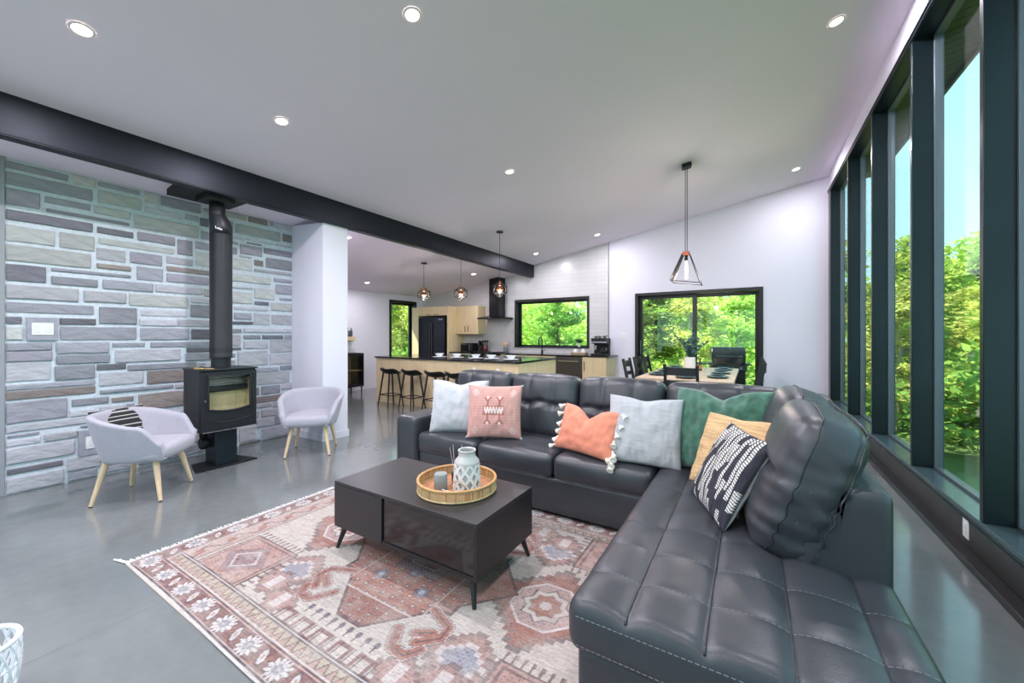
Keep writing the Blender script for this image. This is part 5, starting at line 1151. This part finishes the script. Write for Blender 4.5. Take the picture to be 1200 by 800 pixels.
# ------------------------------------------------------------------ dining area
M_chair = mat('black painted wood', (38, 40, 44), .42, var=(9, .1)); M_oak = mat('rustic oak top', (196, 172, 146), .5, var=(5, .16, (8, 1, 8)), bump=(12, .2, .004, (8, 1, 8)))
TX, TY0, TY1, THW, TZ = -.80, 5.72, 8.22, .62, .755
dt = thing('dining_table', 'long rustic oak dining table in front of the patio door', 'dining table', (TX, (TY0 + TY1) / 2, 0)); hl = (TY1 - TY0) / 2
for k in range(6): MB().box(-THW + k * THW / 3 + .001, -THW + (k + 1) * THW / 3 - .001, -hl, hl, TZ - .04, TZ).build('plank', M_oak, dt, bevel=.002)
MB().box(-THW + .08, THW - .08, -hl + .1, hl - .1, TZ - .12, TZ - .041).build('apron', M_chair, dt)
for sx in (-1, 1):
    for sy in (-1, 1): MB().box(sx * (THW - .1) - .045, sx * (THW - .1) + .045, sy * (hl - .12) - .045, sy * (hl - .12) + .045, 0, TZ - .041).build('leg', M_chair, dt, bevel=.004)
def dchair(x, y, rz, label):
    t = thing('dining_chair', label, 'chair', (x, y, 0), rz, group='black dining chairs')   # faces local +y
    MB().box(-.215, .215, -.20, .22, .43, .465).build('seat', M_chair, t, bevel=.012)
    for sx in (-1, 1):
        MB().bar((sx * .19, .19, .43), (sx * .195, .20, 0), .036, .036).build('leg', M_chair, t)
        p = MB(); p.bar((sx * .19, -.235, 0), (sx * .19, -.19, .45), .036, .042); p.bar((sx * .19, -.19, .45), (sx * .192, -.30, .985), .034, .04); p.build('back_post', M_chair, t)
        MB().bar((sx * .192, .185, .2), (sx * .19, -.205, .2), .02, .028).build('stretcher', M_chair, t)
    for k, (z, h) in enumerate(((.895, .10), (.745, .06), (.615, .06))):
        y_ = -.19 - .11 * (z - .45) / .535; MB().add(*arc_slat(.375, h, z, y_, .03)).build('back_slat', M_chair, t)
    MB().bar((-.19, -.215, .28), (.19, -.215, .28), .02, .028).build('stretcher', M_chair, t)
def arc_slat(wd, h, z, y, bow, th=.016, n=8):
    v = []; f = []
    for i in range(n + 1):
        u = -1 + 2 * i / n; x = u * wd / 2; yy = y - bow * (1 - u * u)
        v += [(x, yy - th / 2, z - h / 2), (x, yy + th / 2, z - h / 2), (x, yy + th / 2, z + h / 2), (x, yy - th / 2, z + h / 2)]
    for i in range(n):
        for j in range(4): f.append((4 * i + j, 4 * i + (j + 1) % 4, 4 * i + 4 + (j + 1) % 4, 4 * i + 4 + j))
    f += [(0, 1, 2, 3), (4 * n + 3, 4 * n + 2, 4 * n + 1, 4 * n)]; return v, f
dchair(-.76, 5.66, 0, 'black dining chair at the near end of the table, its back to the sofa')
for k, y in enumerate((6.45, 7.12, 7.82)):
    dchair(-1.44, y, -math.pi / 2, ('nearest', 'middle', 'farthest')[k] + ' black dining chair on the left side of the dining table')
    dchair(-.13, y, math.pi / 2, ('nearest', 'middle', 'farthest')[k] + ' black dining chair on the right side of the dining table')
M_blkp = mat('black stoneware', (30, 31, 34), .3); BP = MB().lathe([(.07, 0), (.12, .010), (.145, .020), (.143, .024), (.07, .009), (.001, .008)], 28).mesh('plate', M_blkp, True); BB = MB().lathe([(.05, 0), (.06, .004), (.10, .018), (.098, .022), (.05, .008), (.001, .007)], 24).mesh('small_plate', M_blkp, True)
PZ = TZ + .001; ORD3 = ('nearest', 'middle', 'farthest')
for k, y in enumerate((6.25, 6.98, 7.72)):
    for sx, sd in ((-1, 'left'), (1, 'right')):
        x = TX + sx * .40
        tag(inst('dinner_plate', BP, None, (x, y, PZ)), '%s black dinner plate on the %s side of the dining table' % (ORD3[k], sd), 'plate', 'black plates on the dining table')
        tag(inst('side_plate', BB, None, (x, y, PZ + .0245)), '%s small black plate stacked on the %s side of the dining table' % (ORD3[k], sd), 'plate', 'black plates on the dining table')
        tag(inst('wine_glass', WG, None, (x - sx * .17, y + .2, PZ), scale=(1.15, 1.15, 1.3)), '%s stemmed glass on the %s side of the dining table' % (ORD3[k], sd), 'glass', 'glasses on the dining table')
tag(inst('dinner_plate', BP, None, (TX + .02, 5.98, PZ)), 'black dinner plate at the near end of the dining table', 'plate', 'black plates on the dining table')
vs = thing('eucalyptus_vase', 'white vase of blue-green eucalyptus stems on the dining table', 'vase', (-.88, 7.25, PZ))
MB().lathe([(.07, 0), (.085, .01), (.092, .12), (.085, .235), (.078, .235), (.08, .02)], 24).build('vase', M_cer, vs, smooth=True)
M_euc = mat('blue green eucalyptus', (70, 104, 100), .6, var=(9, .25)); EL = MB().add([(0, 0, 0), (.02, .004, .012), (.026, .006, .035), (.014, .004, .056), (0, .002, .062), (-.014, .004, .056), (-.026, .006, .035), (-.02, .004, .012)], [(0, 1, 2, 3, 4, 5, 6, 7)]).mesh('leaf', M_euc)
for k, (dx, dy, ln) in enumerate(((-.24, -.05, .40), (-.16, .10, .34), (.03, 0, .52), (.10, .06, .42), (.18, -.05, .36), (.0, -.08, .36), (.06, .12, .46), (.26, .04, .30))):
    pts = [Vector((dx * t * t * .9 + .02 * math.sin(k), dy * t * t, .15 + ln * t * 1.05)) for t in np.linspace(0, 1, 7)]
    s_ = MB().tube(pts, .0035, 5).build('stem', M_euc, vs)
    for i in range(14):
        t = .22 + .78 * i / 13; q = t * 6; a = int(min(5, math.floor(q))); p = pts[a].lerp(pts[a + 1], q - a)
        sz = 1.5 - .6 * t; inst('leaf', EL, s_, p, (random.uniform(.2, 1.2), random.uniform(-.6, .6), i * 2.4 + k), (sz, sz, sz))
M_terr = mat('orange label', (196, 128, 70), .5)
bt = thing('oil_bottle', 'small bottle with an orange label behind the vase', 'bottle', (-.74, 7.42, PZ)); MB().lathe([(.03, 0), (.032, .12), (.012, .16), (.012, .21)], 14).build('body', mat('green bottle glass', (44, 70, 52), .15), bt, smooth=True); MB().lathe([(.0325, .03), (.0325, .10)], 14, cap0=False, cap1=False).build('label_band', M_terr, bt)
# tumblers of white in front of the vase
for k, x in enumerate((-.97, -.98)): tag(inst('drinking_glass', TUM, None, (x, 6.80 + .14 * k, PZ), scale=(1.1, 1.1, 1.25)), ('nearer' if k == 0 else 'farther') + ' clear tumbler left of the eucalyptus vase', 'glass', 'tumblers by the vase')
# wire pendant over the table: a row of bent-wire frames leaning into a wedge
pl = thing('wire_pendant', 'black wire wedge pendant with a copper cap hanging over the dining table', 'pendant lamp', (-.775, 5.99, 2.05))
topz = ceil_r(-.775) - 2.05
for s_ in (-1, 1): MB().cyl((s_ * .012, 0, .46), (s_ * .012, 0, topz - .03), .005, n=6).build('rod', M_mblk, pl)
cn = MB().box(-.06, .06, -.06, .06, -.055, -.002).build('canopy', M_mblk, pl, bevel=.002, loc=(0, 0, topz)); cn.rotation_euler = (0, -math.atan(.174), math.radians(12))
for k in range(6):
    y = -.17 + .068 * k; t0 = .045; fr_ = MB(); fr_.tube([(-.19, y, .08), (-t0, y * .45, .45), (t0, y * .45, .45), (.19, y, .02)] if k in (0, 5) else [(-.19, y, .08), (-t0, y * .45, .45), (-.01, y * .45, .455)], .006, 6)
    fr_.build('wire_frame', M_mblk, pl)
MB().tube([(-.19, -.17, .08), (.19, -.17, .02), (.19, .17, .02), (-.19, .17, .08)], .006, 6, closed=True).build('wire_base', M_mblk, pl)
MB().tube([(-.045, -.077, .45), (-.045, .077, .45)], .0045, 6).build('ridge_wire', M_mblk, pl); MB().tube([(.045, -.077, .45), (.045, .077, .45)], .0045, 6).build('ridge_wire', M_mblk, pl)
MB().box(-.045, .045, -.05, .05, .44, .485).build('cap', M_cop, pl, bevel=.004); MB().cyl((0, 0, .36), (0, 0, .44), .022, n=14).build('socket', M_mblk, pl)
MB().lathe([(.001, .10), (.016, .115), (.02, .20), (.017, .32), (.012, .36)], 16).build('bulb', M_bulb, pl, smooth=True)
l = bpy.data.lights.new('bulb_light', 'POINT'); l.energy = 34; l.color = (1, .84, .80); l.shadow_soft_size = .05; lo = bpy.data.objects.new('bulb_light', l); COL.objects.link(lo); lo.parent = pl; lo.location = (0, 0, .05)

# ------------------------------------------------------------------ outdoors
M_deck = mat('weathered deck board', (142, 134, 124), .8, var=(4, .15, (1, 8, 1)))
deck = thing('deck', kind='structure')
DB = MB().box(0, .135, 0, 3.0, -.14, -.105).mesh('plank', M_deck)
for k in range(36): inst('plank', DB, deck, (-3.9 + k * .14, YF + .26, 0))
MB().box(-3.9, 1.14, YF + .3, YF + 3.2, -.3, -.141).build('joists', M_black, deck)
gr = thing('barbecue_grill', 'black gas barbecue standing outside the patio door', 'barbecue', (-.47, 10.4, -.104), math.radians(8))
MB().prism([(-.30, .82), (.30, .82), (.30, 1.02), (.20, 1.20), (-.22, 1.20), (-.30, 1.08)], -.34, .34, 'x').build('lid', mat('black enamel', (28, 30, 33), .2), gr, bevel=.02)
MB().box(-.36, .36, -.30, .30, .66, .82).build('firebox', M_mblk, gr, bevel=.01); MB().box(-.36, .36, -.335, -.30, .68, .79).build('control_panel', M_ss, gr)
for k in range(4): MB().cyl((-.24 + k * .16, -.375, .735), (-.24 + k * .16, -.335, .735), .028, n=14).build('knob', M_chr, gr)
for s_ in (-1, 1): MB().box(s_ * .37 if s_ > 0 else -.74, .47 if s_ > 0 else -.37, -.24, .24, .79, .82).build('side_shelf', M_mblk, gr, bevel=.004)
MB().bar((-.26, -.37, 1.0), (.26, -.37, 1.0), .022, .022).build('lid_handle', M_chr, gr)
for s_ in (-1, 1): MB().bar((s_ * .26, -.37, 1.0), (s_ * .26, -.30, 1.0), .018, .018).build('handle_post', M_chr, gr)
MB().box(-.34, .34, -.27, .27, .10, .66).build('cabinet', M_mblk, gr, bevel=.006)
for sx in (-1, 1):
    for sy in (-1, 1): w_ = MB().lathe([(.05, -.018), (.05, .018)], 16).build('wheel', M_mblk, gr, loc=(sx * .29, sy * .22, .05)); w_.rotation_euler = (math.pi / 2, 0, math.pi / 2)
ob = thing('side_burner_cart', 'second black cart beside the barbecue outside the patio door', 'cart', (.30, 10.15, -.104)); MB().box(-.18, .18, -.2, .2, .08, 1.12).build('body', M_mblk, ob, bevel=.01); MB().box(-.15, .15, -.206, -.2, .2, .9).build('door', mat('black enamel', (28, 30, 33), .2), ob)
for sx in (-1, 1):
    for sy in (-1, 1): MB().cyl((sx * .14, sy * .16, 0), (sx * .14, sy * .16, .08), .02, n=10).build('foot', M_mblk, ob)

def leaf_mat(name, rgb, amt):
    m = bpy.data.materials.new(name); m.use_nodes = True; n = m.node_tree.nodes; L = m.node_tree.links; n.clear()
    o = n.new('ShaderNodeOutputMaterial'); d = n.new('ShaderNodeBsdfDiffuse'); t = n.new('ShaderNodeBsdfTranslucent'); mx = n.new('ShaderNodeMixShader'); mx.inputs[0].default_value = .38
    a = n.new('ShaderNodeAttribute'); a.attribute_name = 'Col'; oi = n.new('ShaderNodeObjectInfo'); h = n.new('ShaderNodeHueSaturation'); h.inputs['Color'].default_value = (*lin(rgb), 1)
    mr = n.new('ShaderNodeMapRange'); mr.inputs['To Min'].default_value = .475; mr.inputs['To Max'].default_value = .515; L.new(oi.outputs['Random'], mr.inputs[0]); L.new(mr.outputs[0], h.inputs['Hue'])
    mv = n.new('ShaderNodeMapRange'); mv.inputs['To Min'].default_value = .8; mv.inputs['To Max'].default_value = 1.2; L.new(oi.outputs['Random'], mv.inputs[0]); L.new(mv.outputs[0], h.inputs['Value'])
    x = n.new('ShaderNodeMix'); x.data_type = 'RGBA'; x.blend_type = 'MULTIPLY'; x.inputs['Factor'].default_value = 1; L.new(h.outputs[0], x.inputs['A']); L.new(a.outputs['Color'], x.inputs['B'])
    L.new(x.outputs['Result'], d.inputs[0]); L.new(x.outputs['Result'], t.inputs[0]); L.new(d.outputs[0], mx.inputs[1]); L.new(t.outputs[0], mx.inputs[2]); L.new(mx.outputs[0], o.inputs[0]); return m
M_leafs = [leaf_mat('spring leaves', (186, 208, 112), .2), leaf_mat('deep leaves', (150, 184, 96), .2), leaf_mat('yellow green leaves', (200, 210, 124), .2)]
M_bark = mat('grey birch bark', (176, 172, 164), .8, var=(5, .3, (3, 3, 1))); M_bark2 = mat('brown bark', (96, 84, 72), .85, var=(6, .25))
def leaf_mesh(centres, radii, count, size, m, name):
    """a cloud of small leaf quads around branch tips"""
    k = rng.integers(0, len(centres), count); c = np.asarray(centres)[k]; r = np.asarray(radii)[k][:, None]
    p = c + rng.normal(0, .42, (count, 3)) * r * np.array([1, 1, .62])
    d = rng.normal(0, 1, (count, 3)); d[:, 2] *= .5; d /= np.linalg.norm(d, axis=1)[:, None]; e = np.cross(d, rng.normal(0, 1, (count, 3))); e /= np.linalg.norm(e, axis=1)[:, None]
    s = (size * (.6 + .8 * rng.random(count)))[:, None]
    V = np.stack([p - d * s, p + e * s * .5, p + d * s, p - e * s * .5], 1).reshape(-1, 3).astype(np.float32)
    me = bpy.data.meshes.new(name); me.vertices.add(len(V)); me.vertices.foreach_set('co', V.ravel()); me.loops.add(count * 4); me.loops.foreach_set('vertex_index', np.arange(count * 4, dtype=np.int32))
    me.polygons.add(count); me.polygons.foreach_set('loop_start', np.arange(0, count * 4, 4, dtype=np.int32)); me.update(calc_edges=True)
    a = me.color_attributes.new('Col', 'FLOAT_COLOR', 'POINT'); v = (.7 + .6 * rng.random(count)); c4 = np.ones((count, 4, 4), np.float32); c4[:, :, 0] = (v * (.9 + .25 * rng.random(count)))[:, None]; c4[:, :, 1] = v[:, None]; c4[:, :, 2] = (v * .9)[:, None]
    a.data.foreach_set('color', c4.ravel()); me.materials.append(m); return me
def tree_proto(h, spread, m, bark, leaves, size, seed):
    random.seed(seed); tk = MB(); pts = [Vector((0, 0, 0))]
    for i in range(1, 8): pts.append(Vector((pts[-1].x + random.uniform(-.09, .09), pts[-1].y + random.uniform(-.09, .09), h * .94 * i / 7)))
    tk.tube(pts, [.11 - .013 * i for i in range(8)], 8); cen, rad = [], []
    bn = MB()
    for i in range(34):
        t = .22 + .74 * random.random(); q = t * 7; a = int(min(6, q)); p = pts[a].lerp(pts[a + 1], q - a); az = random.uniform(0, 2 * math.pi); ln = spread * (1.15 - .75 * t) * random.uniform(.6, 1.1)
        e = p + Vector((math.cos(az) * ln, math.sin(az) * ln, ln * random.uniform(.15, .6))); md = p.lerp(e, .5) + Vector((0, 0, .12 * ln)); bn.tube([p, md, e], [.03, .02, .008], 5)
        for f in (.45, .75, 1.0): cen.append(p.lerp(e, f) + Vector((0, 0, .05))); rad.append(.34 + .32 * spread * .4 * random.random())
    for i in range(5): cen.append(pts[-1] + Vector((random.uniform(-.3, .3), random.uniform(-.3, .3), random.uniform(-.2, h * .07)))); rad.append(.3)
    return tk.mesh('trunk', bark, True), bn.mesh('branches', bark), leaf_mesh([tuple(c) for c in cen], rad, leaves, size, m, 'foliage')
PROTO = [tree_proto(7.0, 1.7, M_leafs[0], M_bark, 8200, .085, 11), tree_proto(7.6, 1.9, M_leafs[1], M_bark2, 8200, .095, 12), tree_proto(6.4, 1.6, M_leafs[2], M_bark, 7400, .08, 13), tree_proto(7.2, 1.5, M_leafs[0], M_bark2, 5200, .08, 14)]
random.seed(99)
KL = ['bright green birch', 'broad dark green tree', 'yellow-green birch', 'thin sparse young tree']
def ground_z(x, y):
    d = max(0.0, max(x - 3.0, 0) ** 2 + max(y - 12.0, 0) ** 2 + max(-10.5 - x, 0) ** 2) ** .5; return -.9 - 3.4 * sstep(0, 14, d) + .05 * math.sin(x) * math.cos(y)
OPEN = ((425, 500, 'the narrow kitchen window'), (590, 705, 'the wide kitchen window'), (730, 905, 'the patio door'), (960, 1022, 'the farthest tall panes'), (1022, 1066, 'the third tall pane'), (1066, 1150, 'the wide tall pane'), (1150, 1420, 'the nearest tall pane'))
def tree(az, dist, k, topel, how):
    x, y = math.sin(az) * dist, math.cos(az) * dist; dp = -x * math.sin(YAW) + y * math.cos(YAW); px = 600 + F_PX * (x * math.cos(YAW) + y * math.sin(YAW)) / max(.1, dp)
    where = [o[2] for o in OPEN if o[0] <= px < o[1]]
    if dp < 1 or not where: return
    g = ground_z(x, y); H = (7.0, 7.6, 6.4, 7.2)[k] * 1.04; s = (CAM_H + topel * dist - g) / H
    t = thing('birch_tree' if k in (0, 2) else 'leafy_tree', '%s %s seen through %s' % (how, KL[k], where[0]), 'tree', (x, y, g), random.uniform(0, 6.28), group='trees in the woods outside'); t.scale = (max(.75, min(1.3, s)) * 1.05, max(.75, min(1.3, s)) * 1.05, s)
    for nm, me in zip(('trunk', 'branches', 'foliage'), PROTO[k]): inst(nm, me, t)
RINGS = ((13.5, 2.2, (.10, .16)), (17.5, 2.4, (.10, .165)), (23.0, 2.7, (.10, .16)))
for (dist, gap, (e0, e1)), how in zip(RINGS, ('near', 'mid-distance', 'far')):
    a = math.radians(-62)
    while a < math.radians(78):
        d = dist + random.uniform(-1.4, 1.4); x, y = math.sin(a) * d, math.cos(a) * d
        if not (x < 2.6 and y < 11.8 and x > -10.2): tree(a + random.uniform(-.03, .03), d, random.choice((0, 0, 1, 2, 2, 3)), random.uniform(e0, e1), how)
        a += gap / dist * random.uniform(.8, 1.2)
for x, y in ((-12.4, 9.4), (-13.2, 11.2), (-12.2, 11.8), (-14.6, 9.0), (-15.5, 12.5), (-13.6, 13.6), (6.2, 9.5), (6.8, 12.2), (7.5, 5.5), (7.4, 1.8)):
    d = math.hypot(x, y); tree(math.atan2(x, y), d, random.choice((0, 1, 2)), random.uniform(.08, .13), 'closest')
for x, y in ((5.2, 8.6), (5.0, 10.8), (5.6, 13.2), (4.6, 12.2), (6.2, 7.2), (6.4, 15.0)): tree(math.atan2(x, y), math.hypot(x, y), random.choice((0, 1, 2)), random.uniform(.05, .12), 'closest')
for x, y in ((6.3, 16.0), (5.9, 17.6), (7.0, 18.4), (3.4, 15.2), (2.2, 14.6)): tree(math.atan2(x, y), math.hypot(x, y), 3, random.uniform(.17, .21), 'tall near')
# the hillside and the forest beyond
gx, gy = np.linspace(-45, 45, 61), np.linspace(-12, 62, 51); gv = [(float(x), float(y), ground_z(float(x), float(y)) + max(0, math.hypot(x, y) - 26) * .09) for x in gx for y in gy]
gf = [(i * 51 + j, (i + 1) * 51 + j, (i + 1) * 51 + j + 1, i * 51 + j + 1) for i in range(60) for j in range(50)]
MB().add(gv, gf).build('hillside', mat('forest floor', (92, 116, 58), .95, var=(1.5, .3)), smooth='all', kind='structure')
cen, rad = [], []
for i in range(520):
    az = random.uniform(math.radians(-64), math.radians(80)); d = random.uniform(26, 42); x, y = math.sin(az) * d, math.cos(az) * d; tz_ = CAM_H + random.uniform(.02, .115) * d
    for z in np.arange(-2.0, tz_, 1.3): cen.append((x + random.uniform(-.8, .8), y + random.uniform(-.8, .8), z)); rad.append(1.5)
tag(inst('distant_forest', leaf_mesh(cen, rad, 100000, .24, M_leafs[0], 'distant_forest')), 'green mass of distant forest beyond the nearer trees', 'forest', kind='stuff')
cen = []; rad = []
for i in range(420):
    az = random.uniform(math.radians(-62), math.radians(80)); d = random.uniform(11, 20); x, y = math.sin(az) * d, math.cos(az) * d
    if x < 2.4 and y < 12 and x > -9.8: continue
    cen.append((x, y, ground_z(x, y) + random.uniform(.1, 1.6))); rad.append(.9)
for i in range(420): x, y = random.uniform(3.6, 9.5), random.uniform(2, 16); cen.append((x, y, ground_z(x, y) + random.uniform(.0, 2.1))); rad.append(.7)
tag(inst('undergrowth', leaf_mesh(cen, rad, 95000, .095, M_leafs[1], 'undergrowth')), 'low green undergrowth covering the slope below the trees', 'undergrowth', kind='stuff')
